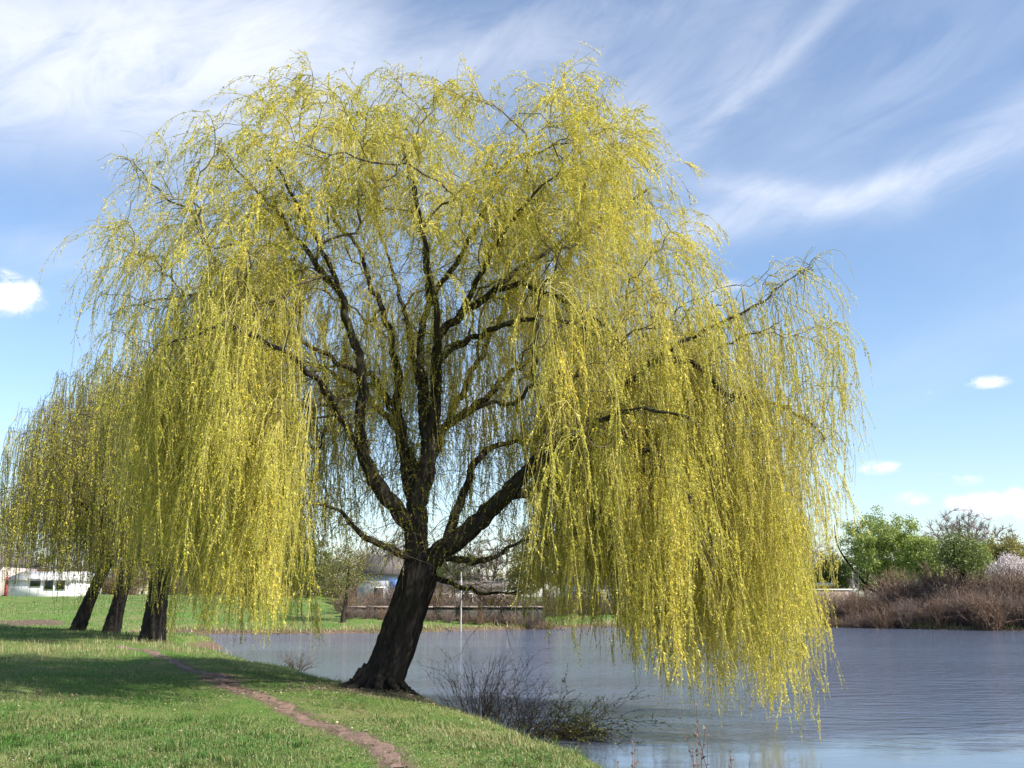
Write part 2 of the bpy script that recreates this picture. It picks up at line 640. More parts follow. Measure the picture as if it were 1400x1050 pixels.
wl = 0.10 + 0.06 * smooth_noise(len(pc), 2, rs)
wr = 0.10 + 0.06 * smooth_noise(len(pc), 2, rs)
wob = 0.05 * smooth_noise(len(pc), 6, rs)
for i, p in enumerate(pc):
    for c in cross:
        wd = wl[i] if c < 0 else wr[i]
        q = p + nrm[i] * (c * max(wd, 0.05) + wob[i])
        vv.append((q[0], q[1], c))
vv = np.array(vv)
zc_ = ground_z(vv[:, 0], vv[:, 1])
edge = np.abs(vv[:, 2])
PATHXY = vv[:, :2].copy()
vv[:, 2] = zc_ + 0.016 - 0.022 * (1 - edge ** 2) * 0.3 - 0.03 * (edge > 0.99)
k = len(cross)
ii = (np.arange(len(pc) - 1)[:, None] * k + np.arange(k - 1)[None]).ravel()
M['path'] = rough_mat('trodden_dirt', ((0.12, 0.075, 0.058), (0.27, 0.185, 0.145)), 9.0, 0.6, 0.95, (1, 1, 1), 8, 40)
tag(link('path', mesh_np('path', vv, np.stack([ii, ii + 1, ii + 1 + k, ii + k], -1), None, M['path'], None, True)), kind='structure')


# ------------------------------------------------------------------ tree growing
class Skel:
    def __init__(s, cap=90000):
        s.P = np.zeros((cap, 3))
        s.D = np.zeros((cap, 3))
        s.par = np.full(cap, -1, int)
        s.R = np.zeros(cap)
        s.ok = np.zeros(cap, bool)
        s.cid = np.full(cap, -1, int)
        s.n = 0
        s.nchains = 0

    def add(s, p, d, par, r, ok, cid):
        i = s.n
        s.P[i], s.D[i], s.par[i], s.R[i], s.ok[i], s.cid[i] = p, d, par, r, ok, cid
        s.n += 1
        return i

    def chain(s, pts, par, ok_from=0.0, step=0.2, cid=None):
        """pts: rows (x, y, z, r); a hand-laid trunk or limb"""
        c = catmull(pts, step)
        T = unit(np.gradient(c[:, :3], axis=0))
        cid = s.nchains if cid is None else cid
        s.nchains = max(s.nchains, cid + 1)
        first = 0 if par < 0 else 1
        ids = []
        for i in range(first, len(c)):
            par = s.add(c[i, :3], T[i], par, c[i, 3], i / len(c) >= ok_from, cid)
            ids.append(par)
        return ids

    def nearest(s, p):
        return int(np.argmin(((s.P[:s.n] - p) ** 2).sum(1)))

    def grow(s, A, rng, step=0.24, arch=0.35, droop=0.5, jit=0.035, gen_cost=0.7):
        """connect attraction points to the skeleton one by one, nearest first"""
        tips = []
        for a in A:
            n = s.n
            v = a - s.P[:n]
            d = np.linalg.norm(v, axis=1)
            cosv = (v * s.D[:n]).sum(1) / (d + 1e-6)
            cost = d * (1 + gen_cost * np.maximum(0, 0.45 - cosv)) + np.where(s.ok[:n], 0, 99) + 0.25 * np.maximum(0, s.P[:n, 2] - a[2])
            j = int(np.argmin(cost))
            L = d[j]
            if L < 0.05:
                tips.append(j)
                continue
            to = v[j] / L
            t0 = unit(0.55 * s.D[j] + 0.6 * to + np.array([0, 0, arch])) * L * 1.1
            hz = to * np.array([1, 1, 0.2])
            t1 = unit(unit(hz + 1e-6) - np.array([0, 0, droop])) * L * 0.7
            m = max(2, int(math.ceil(L / step)))
            par = j
            prev = s.P[j]
            for k in range(1, m + 1):
                u = k / m
                h00, h10, h01, h11 = 2 * u ** 3 - 3 * u * u + 1, u ** 3 - 2 * u * u + u, -2 * u ** 3 + 3 * u * u, u ** 3 - u * u
                p = h00 * s.P[j] + h10 * t0 + h01 * a + h11 * t1
                if k < m:
                    p = p + rng.normal(0, jit, 3) * min(L, 1.2)
                par = s.add(p, unit(p - prev), par, 0.0, True, -1)
                prev = p
            tips.append(par)
        return tips

    def radii(s, tip=0.005, ex=2.3):
        n = s.n
        acc = np.zeros(n)
        for i in range(n - 1, -1, -1):
            if acc[i] == 0:
                acc[i] = tip ** ex
            if s.par[i] >= 0:
                acc[s.par[i]] += acc[i]
        r = acc ** (1 / ex)
        s.R[:n] = np.where(s.cid[:n] >= 0, s.R[:n], r)
        s.auto = r

    def chains(s):
        """auto-grown branches as lists of node ids (starting on their parent)"""
        n = s.n
        best = {}
        for i in range(n):
            p = s.par[i]
            if p >= 0 and s.cid[i] < 0 and s.cid[p] < 0:
                if p not in best or s.R[i] > s.R[best[p]]:
                    best[p] = i
        out = []
        for i in range(n):
            if s.cid[i] >= 0:
                continue
            p = s.par[i]
            if s.cid[p] >= 0 or best.get(p) != i:
                ch = [p, i]
                while ch[-1] in best:
                    ch.append(best[ch[-1]])
                out.append(ch)
        return out

    def twigs(s, mb, rmin_scale=1.0, big=6):
        for ch in s.chains():
            ch = np.array(ch)
            R = s.R[ch].copy()
            R[0] = min(R[0], R[1] * 1.35)
            P = s.P[ch]
            sides = 3 if R[1] < 0.012 else (4 if R[1] < 0.025 else big)
            mb.tube(P, R * rmin_scale, sides)


def strands(S0, dirs, L, K, rng, grav=2.2, wind=None, spread=0.06):
    """hanging whips: start points, first directions, lengths -> (N, K+1, 3) points"""
    N = len(S0)
    P = np.zeros((N, K + 1, 3))
    P[:, 0] = S0
    d = unit(dirs)
    step = (L / K)[:, None]
    g = np.array([0, 0, -1.0])
    for k in range(K):
        tgt = g[None] + (0 if wind is None else wind)
        f = np.clip(grav * step, 0, 0.75)
        d = unit(d * (1 - f) + tgt * f + rng.normal(0, spread, (N, 3)))
        P[:, k + 1] = P[:, k] + d * step
    return P


def whip_tubes(P, r0, r1, mb):
    """three-sided thin stems for all strands at once"""
    N, K1, _ = P.shape
    T = unit(np.gradient(P, axis=1))
    h = P[:, 1] - P[:, 0]
    b = np.stack([-h[:, 1], h[:, 0], 0 * h[:, 0]], -1) + np.array([1e-4, 0, 0])
    b = unit(b)[:, None] * np.ones((1, K1, 1))
    c = unit(np.cross(T, b))
    a = np.arange(3) * 2 * math.pi / 3
    R = np.linspace(r0, r1, K1)[None, :, None, None]
    V = P[:, :, None] + R * (b[:, :, None] * np.cos(a)[None, None, :, None] + c[:, :, None] * np.sin(a)[None, None, :, None])
    base = (np.arange(N)[:, None, None] * K1 + np.arange(K1 - 1)[None, :, None]) * 3
    i = base + np.arange(3)[None, None]
    j = base + (np.arange(3)[None, None] + 1) % 3
    q = np.stack([i, j, j + 3, i + 3], -1).reshape(-1, 4)
    mb.add(V.reshape(-1, 3), q)


def leaves_on(P, L, per_m, size, rng, tint0, ang=(0.45, 0.95), width=0.34, tmin=0.06, tint_j=0.27):
    """leaf quads along strands"""
    N, K1, _ = P.shape
    K = K1 - 1
    cnt = np.maximum(1, (L * per_m + rng.random_sample(N)).astype(int))
    sid = np.repeat(np.arange(N), cnt)
    n = len(sid)
    u = tmin + (1 - tmin) * rng.random_sample(n)
    f = np.clip(u * K, 0, K - 1e-4)
    k = f.astype(int)
    fr = (f - k)[:, None]
    a, b = P[sid, k], P[sid, k + 1]
    pos = a * (1 - fr) + b * fr
    T = unit(b - a)
    rv = unit(rng.normal(0, 1, (n, 3)))
    pr = unit(np.cross(T, rv))
    an = rng.uniform(ang[0], ang[1], n)[:, None]
    d = T * np.cos(an) + pr * np.sin(an)
    sd = unit(np.cross(d, unit(rng.normal(0, 1, (n, 3)))))
    sz = (size * np.clip(rng.lognormal(-0.12, 0.36, n), 0.35, 1.45) * (1 - 0.35 * u ** 3))[:, None]
    V = np.stack([pos + sd * sz * width * 0.5, pos + d * sz, pos - sd * sz * width * 0.5], 1)
    q = np.arange(n * 3).reshape(-1, 3)
    tint = np.clip(tint0[sid] + rng.normal(0, tint_j, n), 0, 1)
    return V.reshape(-1, 3), q, tint


# ------------------------------------------------------------------ the big willow
rng = np.random.RandomState(11)
TD = float(TREE[1])                 # distance of its trunk
base_z = gz(TREE[0], TREE[1])
MPP = TD / F / 1.02                 # metres per picture pixel at the trunk


def tp(px, py, v=0.0):
    """point of the willow: frontal-plane picture position, v metres behind (+) or before (-) the trunk"""
    p = at(px, py, TD)
    return np.array([p[0], TD + v, p[2]])


def limb_pts(rows):
    return np.array([list(at(a, b, TD + v)) + [r * MPP] for (a, b, v, r) in rows])


sk = Skel()
TR_S = 0.75
trunk_rows = [(508, 968, 0, 40), (514, 952, 0, 37), (521, 933, 0, 34), (530, 912, 0, 33.5), (541, 882, 0, 33), (553, 846, 0, 31.5), (564, 815, 0, 30.5), (571, 790, 0, 31), (573, 768, 0, 24), (570, 742, 0.0, 14), (569, 720, 0.0, 6)]
trunk_ids = sk.chain(limb_pts(trunk_rows) * np.array([1, 1, 1, TR_S]), -1, 1.1)
top_id = trunk_ids[-1]
LIMBS = [
    # main stem up the middle
    [(573, 775, 0, 27), (569, 735, 0, 26), (569, 690, 0.1, 24), (581, 645, 0.2, 22), (586, 600, 0.3, 21), (580, 560, 0.4, 18), (577, 513, 0.5, 12), (576, 460, 0.6, 10), (585, 400, 0.6, 8), (580, 330, 0.5, 6), (560, 240, 0.4, 4), (540, 150, 0.3, 2.2)],
    [(586, 600, 0.3, 16), (595, 555, 0.1, 14), (596, 513, -0.1, 12), (601, 460, -0.4, 11), (632, 428, -0.7, 10), (668, 405, -1.0, 9), (705, 388, -1.3, 7), (750, 400, -1.7, 5.5), (800, 425, -2.0, 4), (860, 480, -2.3, 2.5)],
    # left stem
    [(567, 750, 0, 22), (564, 722, 0, 20), (545, 700, -0.2, 19), (519, 667, -0.5, 18), (501, 632, -0.8, 15), (493, 587, -1.0, 13), (496, 540, -1.1, 12), (492, 492, -1.2, 11), (477, 447, -1.2, 10), (470, 412, -1.3, 9), (448, 383, -1.3, 8), (427, 356, -1.4, 7), (405, 322, -1.5, 6), (375, 288, -1.6, 4.5), (333, 243, -1.7, 3), (300, 200, -1.8, 1.8)],
    # second left stem, forking at the top
    [(566, 690, 0.1, 17), (559, 660, 0.5, 16), (551, 608, 0.9, 14), (543, 560, 1.2, 13), (544, 513, 1.4, 12), (535, 480, 1.5, 10), (529, 444, 1.6, 9), (519, 415, 1.7, 8), (505, 385, 1.8, 7), (490, 340, 1.9, 6), (461, 305, 2.0, 5), (445, 250, 2.1, 3.5), (425, 180, 2.2, 2)],
    [(543, 560, 1.2, 9), (525, 537, 1.0, 9), (508, 515, 0.8, 8), (470, 500, 0.6, 6.5), (420, 470, 0.3, 5), (370, 440, 0, 4.5), (318, 408, -0.2, 4), (300, 370, -0.3, 4), (281, 328, -0.4, 3.6), (257, 288, -0.5, 3.2), (214, 258, -0.6, 2.4), (180, 220, -0.7, 1.4)],
    # left outer limb
    [(505, 640, -0.8, 9), (481, 595, -1.4, 8.5), (460, 560, -1.9, 8), (438, 525, -2.4, 7), (400, 490, -3.0, 6), (350, 460, -3.5, 5), (290, 450, -3.9, 3.5), (230, 470, -4.2, 2)],
    [(318, 408, -0.2, 3), (263, 404, 0.3, 3), (202, 412, 0.8, 2.2), (150, 430, 1.2, 1.4)],
    # right limb
    [(576, 775, 0, 24), (606, 752, -0.1, 24), (634, 732, -0.2, 22), (676, 693, -0.5, 20), (705, 660, -0.8, 17), (733, 632, -1.1, 15), (764, 605, -1.4, 14), (792, 584, -1.6, 12), (826, 556, -1.9, 10), (853, 529, -2.1, 8), (885, 500, -2.3, 6), (930, 470, -2.4, 5), (975, 445, -2.4, 4), (1030, 420, -2.2, 2.8), (1075, 385, -2.0, 2.0), (1112, 362, -1.9, 1.2)],
    [(764, 605, -1.4, 10), (820, 593, -1.6, 9), (853, 596, -1.8, 8), (878, 612, -2.0, 7), (911, 629, -2.3, 6), (932, 662, -2.5, 5), (955, 700, -2.7, 3.5), (975, 750, -2.9, 2)],
    [(690, 678, -0.6, 12), (725, 672, -0.3, 11), (771, 657, 0.0, 10), (810, 654, 0.3, 9.5), (844, 635, 0.5, 8.5), (880, 620, 0.6, 7), (930, 600, 0.6, 5), (990, 590, 0.5, 3.8), (1050, 600, 0.4, 2.4)],
    # right outer bough
    [(885, 500, -2.3, 6), (920, 490, -2.0, 6), (955, 500, -1.7, 6), (996, 540, -1.4, 5.5), (1054, 550, -1.1, 4.4), (1103, 574, -0.9, 3.6), (1128, 600, -0.7, 1.8)],
    # inner right riser
    [(606, 752, -0.1, 13), (622, 705, 0.3, 12), (635, 672, 0.6, 10), (650, 635, 0.9, 9), (675, 612, 1.2, 8), (705, 605, 1.5, 6.5), (760, 590, 2.0, 5), (830, 560, 2.6, 3.6), (910, 540, 3.1, 2.2)],
    [(590, 590, 0.3, 10), (617, 579, 0.6, 9.5), (645, 558, 0.9, 9), (671, 539, 1.1, 8), (700, 510, 1.4, 7), (745, 480, 1.8, 5), (800, 450, 2.2, 3.6), (870, 420, 2.6, 2)],
    [(597, 500, -0.1, 8), (615, 480, -0.2, 8), (667, 452, -0.4, 7), (740, 435, -0.6, 5.5), (800, 450, -0.8, 4.5), (860, 500, -0.9, 3), (900, 560, -1.0, 2)],
    # upper right
    [(585, 420, 0.6, 7), (610, 380, 0.4, 7), (640, 330, 0.2, 6), (676, 255, 0.0, 5), (695, 219, -0.1, 4.5), (740, 207, -0.2, 3.6), (785, 190, -0.3, 2.6), (830, 180, -0.3, 1.6)],
    [(668, 405, -1.0, 6), (700, 375, -0.6, 6), (745, 345, -0.2, 5.4), (800, 310, 0.2, 4.4), (850, 285, 0.5, 3.4), (885, 260, 0.7, 2.2)],
    # low side branches
    [(560, 770, 0, 10), (543, 757, -0.3, 9), (518, 744, -0.6, 8), (497, 733, -0.9, 7), (473, 707, -1.2, 5), (440, 690, -1.6, 3.5), (400, 690, -2.0, 2)],
    [(598, 765, 0, 9), (628, 764, -0.4, 8), (655, 768, -0.8, 7), (684, 757, -1.1, 5), (715, 740, -1.4, 3.5), (750, 742, -1.7, 2)],
    [(585, 795, 0, 7), (616, 798, 0.3, 6), (644, 806, 0.6, 5), (676, 813, 0.9, 3.5), (705, 810, 1.2, 2)],
    # boughs leading to the back and to the front of the crown
    [(575, 680, 0.1, 12), (560, 620, 1.2, 11), (520, 560, 2.2, 9), (470, 520, 3.0, 7), (400, 490, 3.6, 5), (320, 480, 4.0, 3)],
    [(581, 645, 0.2, 12), (610, 580, 1.4, 10), (650, 500, 2.5, 8), (690, 420, 3.3, 6), (720, 330, 3.8, 4), (740, 260, 4.0, 2.4)],
    [(580, 560, 0.4, 9), (565, 480, 1.6, 8), (545, 400, 2.6, 6), (520, 320, 3.2, 4), (490, 250, 3.5, 2.4)],
    [(596, 540, 0.0, 9), (600, 460, -1.0, 8), (590, 380, -1.8, 6.5), (575, 300, -2.4, 5), (560, 240, -2.7, 3)],
    [(632, 428, -0.7, 7), (670, 350, -1.6, 6), (710, 290, -2.2, 4.4), (745, 250, -2.5, 2.6)],
    [(470, 412, -1.3, 6), (440, 340, -2.0, 5.4), (400, 270, -2.4, 4), (370, 220, -2.6, 2.5)],
    [(733, 632, -1.1, 9), (780, 600, -2.4, 8), (830, 570, -3.3, 6), (880, 560, -3.9, 4.4), (940, 570, -4.2, 2.6)],
]
limb_ids = []
for rows in LIMBS:
    pts = limb_pts(rows)
    pts[:, 3] *= np.linspace(0.60, 0.46, len(pts))
    j = sk.nearest(pts[0, :3])
    pts[0, :3] = sk.P[j]
    limb_ids.append((j, sk.chain(pts, j, 0.12)))

CEN = tp(600, 600)
BND = [(232, 650), (206, 560), (180, 470), (160, 375), (172, 282), (206, 222), (264, 182), (322, 142), (388, 120), (452, 100), (520, 98), (580, 106), (640, 134), (700, 130),
       (760, 118), (805, 132), (845, 165), (880, 225), (903, 300), (935, 362), (1000, 412), (1050, 396), (1100, 366), (1130, 405), (1134, 490), (1124, 570), (1092, 640), (1055, 690)]
bnd = catmull(np.array([tp(a, b) for a, b in BND]), 0.15)
ENV_X = [40, 100, 150, 200, 250, 300, 350, 400, 436, 450, 500, 560, 620, 690, 715, 735, 760, 790, 810, 850, 880, 905, 935, 955, 985, 1040, 1100, 1112, 1140, 1175, 1200]
ENV_Y = [520, 600, 690, 800, 868, 880, 872, 880, 892, 780, 745, 735, 750, 765, 800, 880, 908, 890, 860, 900, 950, 1002, 990, 930, 985, 1003, 992, 930, 800, 735, 720]


def z_for_row(P, row):
    """height above the pond at which a point straight below P shows on that picture row"""
    zc = -(row - 525.0) / F
    cp, sp = math.cos(PITCH), math.sin(PITCH)
    return CAMZ + P[:, 1] * (sp + zc * cp) / (cp - zc * sp)


NA = 2300
W = 4.9
NC = 560
ci = rng.randint(0, NC, NA)
ai = (rng.permutation(NC) * len(bnd) // NC)[ci]
alpha = np.arcsin(rng.permutation(np.linspace(-0.97, 0.97, NC)))[ci]
rho = np.where(rng.random_sample(NC) < 0.25, rng.uniform(0.25, 0.72, NC), rng.uniform(0.30, 1.0, NC) ** 0.38)[ci]
rho = rho * (1 + 0.045 * np.sin(ai * 0.11) + 0.035 * np.sin(ai * 0.29 + 3 * alpha))
# a few knobbly bites so that the crown edge is uneven
Bp = bnd[ai]
c = np.cos(alpha)
A = np.zeros((NA, 3))
A[:, 0] = CEN[0] + rho * c ** 0.85 * (Bp[:, 0] - CEN[0])
A[:, 2] = CEN[2] + rho * c ** 0.6 * (Bp[:, 2] - CEN[2])
A[:, 1] = TD + rho * np.sin(alpha) * W
A += rng.normal(0, 1, A.shape) * np.array([0.34, 0.34, 0.26])
px, py = proj(A)
# the front of the crown is open in the middle, where the stems show
# the stems stay in view through the middle
hole = ((px - 570) / 175) ** 2 + ((py - 560) / 290) ** 2
front = A[:, 1] < TD - 0.3
keep = ~((hole < 1) & (rng.random_sample(NA) < np.where(front, np.where(py < 420, 0.72, 0.86), np.where(py < 420, 0.0, 0.15))))
keep &= A[:, 2] > 2.6
TOPX = [60, 100, 140, 180, 240, 300, 370, 450, 520, 580, 640, 700, 760, 810, 860, 900, 925, 950, 1000, 1050, 1090, 1120, 1150, 1170, 1200]
TOPY = [520, 380, 262, 205, 168, 130, 104, 86, 86, 92, 118, 118, 106, 120, 150, 210, 280, 345, 392, 366, 346, 350, 385, 540, 700]
keep &= py > np.interp(px, TOPX, TOPY)
A = A[keep]
ci = ci[keep]
order = np.argsort(np.linalg.norm(A - tp(578, 640), axis=1))
A = A[order]
tip_c = ci[order]
tips = sk.grow(A, rng, 0.24, 0.40, 0.45)
sk.radii(0.0056, 2.2)

willow_loc = np.array([TREE[0], TREE[1], base_z])
big = empty('weeping_willow', willow_loc, 'huge yellow-green weeping willow leaning over the pond beside the dirt path', 'willow tree')

# trunk with furrowed bark and root flare
ids = np.array(trunk_ids)
tc_p = np.vstack([catmull(np.hstack([sk.P[ids], sk.R[ids, None]]), 0.06)])
NSIDE = 72
ang = np.arange(NSIDE) / NSIDE * 2 * math.pi
shape = np.ones((len(tc_p), NSIDE))
for i in range(len(tc_p)):
    hh = tc_p[i, 2] - base_z
    for k in range(NSIDE):
        a = ang[k]
        v = mnoise.noise(Vector((math.cos(a) * 4.2 + 0.3 * hh, math.sin(a) * 4.2, hh * 1.3)))
        v2 = mnoise.noise(Vector((math.cos(a) * 1.2 + 7, math.sin(a) * 1.2, hh * 0.8)))
        v3 = mnoise.noise(Vector((math.cos(a) * 11, math.sin(a) * 11, hh * 3.2 + 3)))
        flare = max(0.0, 0.55 - hh) * (0.45 + 0.55 * math.cos(a * 5 + 0.6) + 0.3 * math.cos(3 * a + 2))
        shape[i, k] = 1 + 0.13 * (1 - 2.8 * abs(v)) + 0.10 * v2 + 0.045 * v3 + 0.30 * flare
mb = MB()
mb.tube(tc_p[:, :3], tc_p[:, 3], NSIDE, True, 0, shape)
link('trunk', mb.mesh('trunk', M['bark'], True, willow_loc), big)
rr_ = np.random.RandomState(8)
for aa, ll, r0 in ((200, 0.75, 0.11), (235, 0.95, 0.09), (270, 0.8, 0.10), (305, 0.9, 0.085), (345, 0.8, 0.10), (20, 0.6, 0.09), (165, 0.6, 0.09)):
    th_ = math.radians(aa + rr_.uniform(-8, 8))
    pr_ = []
    for u in (0.0, 0.25, 0.5, 0.75, 1.0):
        rad = 0.22 + ll * u
        x_ = TREE[0] - 0.02 + math.cos(th_ + 0.35 * u * rr_.uniform(-1, 1)) * rad
        y_ = TREE[1] + math.sin(th_) * rad
        zg = gz(x_, y_)
        pr_.append((x_, y_, zg + 0.34 * (1 - u) ** 3 + 0.03 * (1 - u) - 0.05 * u, r0 * (1 - 0.75 * u)))
    pr_ = catmull(np.array(pr_), 0.05)
    mb = MB()
    mb.tube(pr_[:, :3], pr_[:, 3] * (1 + 0.12 * rr_.normal(0, 1, len(pr_))), 10)
    link('root', mb.mesh('root', M['bark'], True, willow_loc), big)
for (j, idl) in limb_ids:
    ch = np.array([j] + idl)
    pts = np.hstack([sk.P[ch], sk.R[ch, None]])
    pts[0, 3] = min(pts[0, 3], pts[1, 3] * 1.15)
    jr = rng.normal(0, 1, (len(pts), 3)) * 0.022
    jr[0] = 0
    pts[:, :3] += jr * np.minimum(1, 0.1 / (pts[:, 3:4] + 0.03))
    dn = catmull(pts, 0.10)
    mb = MB()
    ns = 18 if dn[0, 3] > 0.1 else 10
    sh = 1 + 0.10 * np.sin(np.arange(ns)[None] * 2 * math.pi / ns * 3 + np.cumsum(rng.normal(0, 0.4, len(dn)))[:, None]) + rng.normal(0, 0.05, (len(dn), ns))
    mb.tube(dn[:, :3], dn[:, 3], ns, True, 0, sh)
    link('limb', mb.mesh('limb', M['limb_bark'], True, willow_loc), big)
mb = MB()
sk.twigs(mb)
o = link('branches', mb.mesh('branches', M['twig'], True, willow_loc), big, kind='stuff')

# hanging whips in tufts at every branch end and along the fine branches
starts, dirs, tuft = [], [], []
nk = sk.n
par = sk.par
for ti, tip in enumerate(tips):
    chain_ids = [tip]
    while len(chain_ids) < 5 and par[chain_ids[-1]] >= 0 and sk.cid[par[chain_ids[-1]]] < 0:
        chain_ids.append(par[chain_ids[-1]])
    m = rng.randint(3, 6)
    tip_d = sk.D[tip]
    for _ in range(m):
        jn = chain_ids[min(int(abs(rng.normal(0, 1.6))), len(chain_ids) - 1)]
        starts.append(sk.P[jn])
        dirs.append(tip_d * np.array([1, 1, 0.4]) + rng.normal(0, 0.42, 3) + np.array([0, 0, 0.8 if rng.random_sample() < 0.2 else 0.2]))
        tuft.append(ti)
pt_tip = [i for i, q in enumerate(tips) if 330 < proj(sk.P[q])[0] < 440 and 430 < proj(sk.P[q])[1] < 640 and sk.P[q][1] < TD]
for _ in range(60):
    ti = pt_tip[rng.randint(0, len(pt_tip))]
    starts.append(sk.P[tips[ti]])
    dirs.append(sk.D[tips[ti]] * np.array([1, 1, 0.3]) + rng.normal(0, 0.35, 3))
    tuft.append(ti)
starts, dirs, tuft = np.array(starts), np.array(dirs), np.array(tuft)
N = len(starts)
px, py = proj(starts)
row = np.interp(px, ENV_X, ENV_Y)
room = np.maximum(starts[:, 2] - z_for_row(starts, row), 0.25)
room = np.minimum(room, starts[:, 2] - np.where(starts[:, 0] > -0.5, 0.12, 0.95))
tl = np.clip(rng.uniform(0.60, 1.0, len(tips)) + rng.normal(0, 0.16, NC)[tip_c], 0.35, 1.1)[tuft]
short = rng.uniform(0.55, 1.9, N) * tl * 1.05
lowness = sstep(300, 480, py)
longl = room * np.where(px > 860, rng.uniform(0.40, 1.08, N) ** 0.6, rng.uniform(0.25, 1.04, N)) * (0.66 + 0.38 * tl)
L = short * (1 - lowness) + np.minimum(longl, 5.2) * lowness
L[-60:] = room[-60:] * rng.uniform(0.85, 1.0, 60)
L = np.clip(np.minimum(L, room * 1.02), 0.25, 5.2)
L = np.where(px > 1085, np.minimum(L, rng.uniform(0.6, 2.4, N)), L)
wind = np.zeros((N, 3))
wind[:, 0] = 0.03 + 0.17 * sstep(0.8, 4.5, starts[:, 0]) * sstep(7.5, 4, starts[:, 2]) + rng.normal(0, 0.035, N)
wind[:, 1] = rng.normal(0, 0.05, N)
lean = rng.normal(0, 0.11, (len(tips), 2))
wind[:, :2] += lean[tuft]
wind[:, 0] = np.where(px > 930, np.minimum(wind[:, 0], 0.10), wind[:, 0])
wind[:, 0] = np.where(px > 1050, np.minimum(wind[:, 0], 0.0), wind[:, 0])
K = 8
SP = strands(starts, dirs, L, K, rng, np.where(lowness > 0.5, 2.0, 1.25)[:, None], wind, 0.085)
mx, my = proj(SP[:, K // 2])
ex, ey = proj(SP[:, K])
inh = (((mx - 575) / 155) ** 2 + ((my - 590) / 260) ** 2 < 1) | (((ex - 590) / 130) ** 2 + ((ey - 700) / 170) ** 2 < 1)
fr = SP[:, K // 2, 1] < TD - 0.2
kp = ~(inh & (rng.random_sample(N) < np.where(fr, 0.82, 0.30)))
# in front of the big right bough the curtain is thin, and few whips stray past the left edge
kp &= ~((mx > 680) & (mx < 900) & (my > 470) & (my < 735) & fr & (rng.random_sample(N) < 0.45))
kp &= ~((ex < 105) & (ey < 480) & (rng.random_sample(N) < 0.6))
# under the middle of the crown the view to the far bank is open
und = (ex > 445) & (ex < 700) & (ey > 770)
kp &= ~und
SP, L, tuft_k = SP[kp], L[kp], tuft[kp]
print('whips', len(SP), 'metres', L.sum())
tuft_t = np.clip(rng.normal(0.55, 0.20, len(tips)), 0.05, 0.98)
tq = sk.P[tips]
tpx, tpy = proj(tq)
dens = np.clip(rng.normal(1.0, 0.30, len(tips)) + rng.normal(0, 0.35, NC)[tip_c], 0.2, 1.9)
dens = dens * np.where((tpx > 930) & (tpy < 640), 0.70, 1.0) * np.where((tpx < 230) & (tpy < 480), 0.75, 1.0)
dens = dens * np.where((tpx > 800) & (tpy > 480), 1.35, 1.0)
dl = dens[tuft_k]
mb = MB()
whip_tubes(SP, 0.0050, 0.0024, mb)
V, q, tint = leaves_on(SP, L, 24 * dl, 0.042, rng, tuft_t[tuft_k], width=0.42)
FV, FQ, FT, nv = [V], [q], [tint], len(V)
# side whips along every leader make the garlands bushy
ns_ = np.maximum(2, (L * rng.uniform(2.0, 3.6, len(L)) * np.clip(dl, 0.4, 1.5) * np.where(lowness[kp] < 0.5, 1.75, 1.05)).astype(int))
sid = np.repeat(np.arange(len(L)), ns_)
u = rng.uniform(0.08, 0.92, len(sid))
ki = np.clip((u * K).astype(int), 0, K - 1)
fr_ = (u * K - ki)[:, None]
s1 = SP[sid, ki] * (1 - fr_) + SP[sid, ki + 1] * fr_
d1 = unit(SP[sid, ki + 1] - SP[sid, ki]) + rng.normal(0, 0.55, (len(sid), 3)) * np.array([1, 1, 0.5])
l1 = np.clip(rng.uniform(0.22, 0.85, len(sid)) * (0.75 + 0.35 * tuft_t[tuft_k][sid]), 0.2, 1.0)
l1 = np.minimum(l1, 0.35 + 0.65 * lowness[kp][sid] + 0.1)
l1 = np.minimum(l1, np.maximum(0.15, 0.12 + (1 - u) * L[sid] + 0.08))
S1 = strands(s1, d1, l1, 4, rng, 2.4, None, 0.07)
whip_tubes(S1[:, ::4], 0.0034, 0.002, mb)
link('whips', mb.mesh('whips', M['whip'], False, willow_loc), big, kind='stuff')
V, q, tint = leaves_on(S1, l1, 50 * dl[sid], 0.040, rng, tuft_t[tuft_k][sid], width=0.42)
FV.append(V)
FQ.append(q + nv)
FT.append(tint)
nv += len(V)
print('willow leaves', nv // 3, 'side whips', len(S1), l1.sum())
# short leafy shoots all over the limbs
lim = np.concatenate([np.array(i[2:]) for _, i in limb_ids])
pick = rng.choice(lim, 6500)
rr = sk.R[pick]
dd = rng.normal(0, 1, (len(pick), 3)) + np.array([0, 0, 0.35])
s0 = sk.P[pick] + unit(dd) * rr[:, None] * 0.9 + rng.normal(0, 0.03, dd.shape)
l2 = rng.uniform(0.2, 0.75, len(pick))
S2 = strands(s0, dd, l2, 4, rng, 2.2, None, 0.12)
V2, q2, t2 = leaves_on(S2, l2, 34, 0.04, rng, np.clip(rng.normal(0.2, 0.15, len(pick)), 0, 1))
FV.append(V2)
FQ.append(q2 + nv)
FT.append(t2)
lowl = lim[(sk.P[lim, 2] < 6.2)]
pk = rng.choice(lowl, 420)
S3 = strands(sk.P[pk] + rng.normal(0, 0.05, (420, 3)), rng.normal(0, 1, (420, 3)) + np.array([0, 0, 0.3]), rng.uniform(0.4, 1.5, 420), 6, rng, 1.1, None, 0.22)
mb = MB()
whip_tubes(S3, 0.008, 0.003, mb)
S4 = strands(S3[:, 3], S3[:, 4] - S3[:, 3] + rng.normal(0, 0.15, (420, 3)), rng.uniform(0.2, 0.6, 420), 4, rng, 1.0, None, 0.2)
whip_tubes(S4, 0.005, 0.0025, mb)
whip_tubes(S2[:, ::2], 0.004, 0.0022, mb)
link('shoots', mb.mesh('shoots', M['twig'], False, willow_loc), big, kind='stuff')
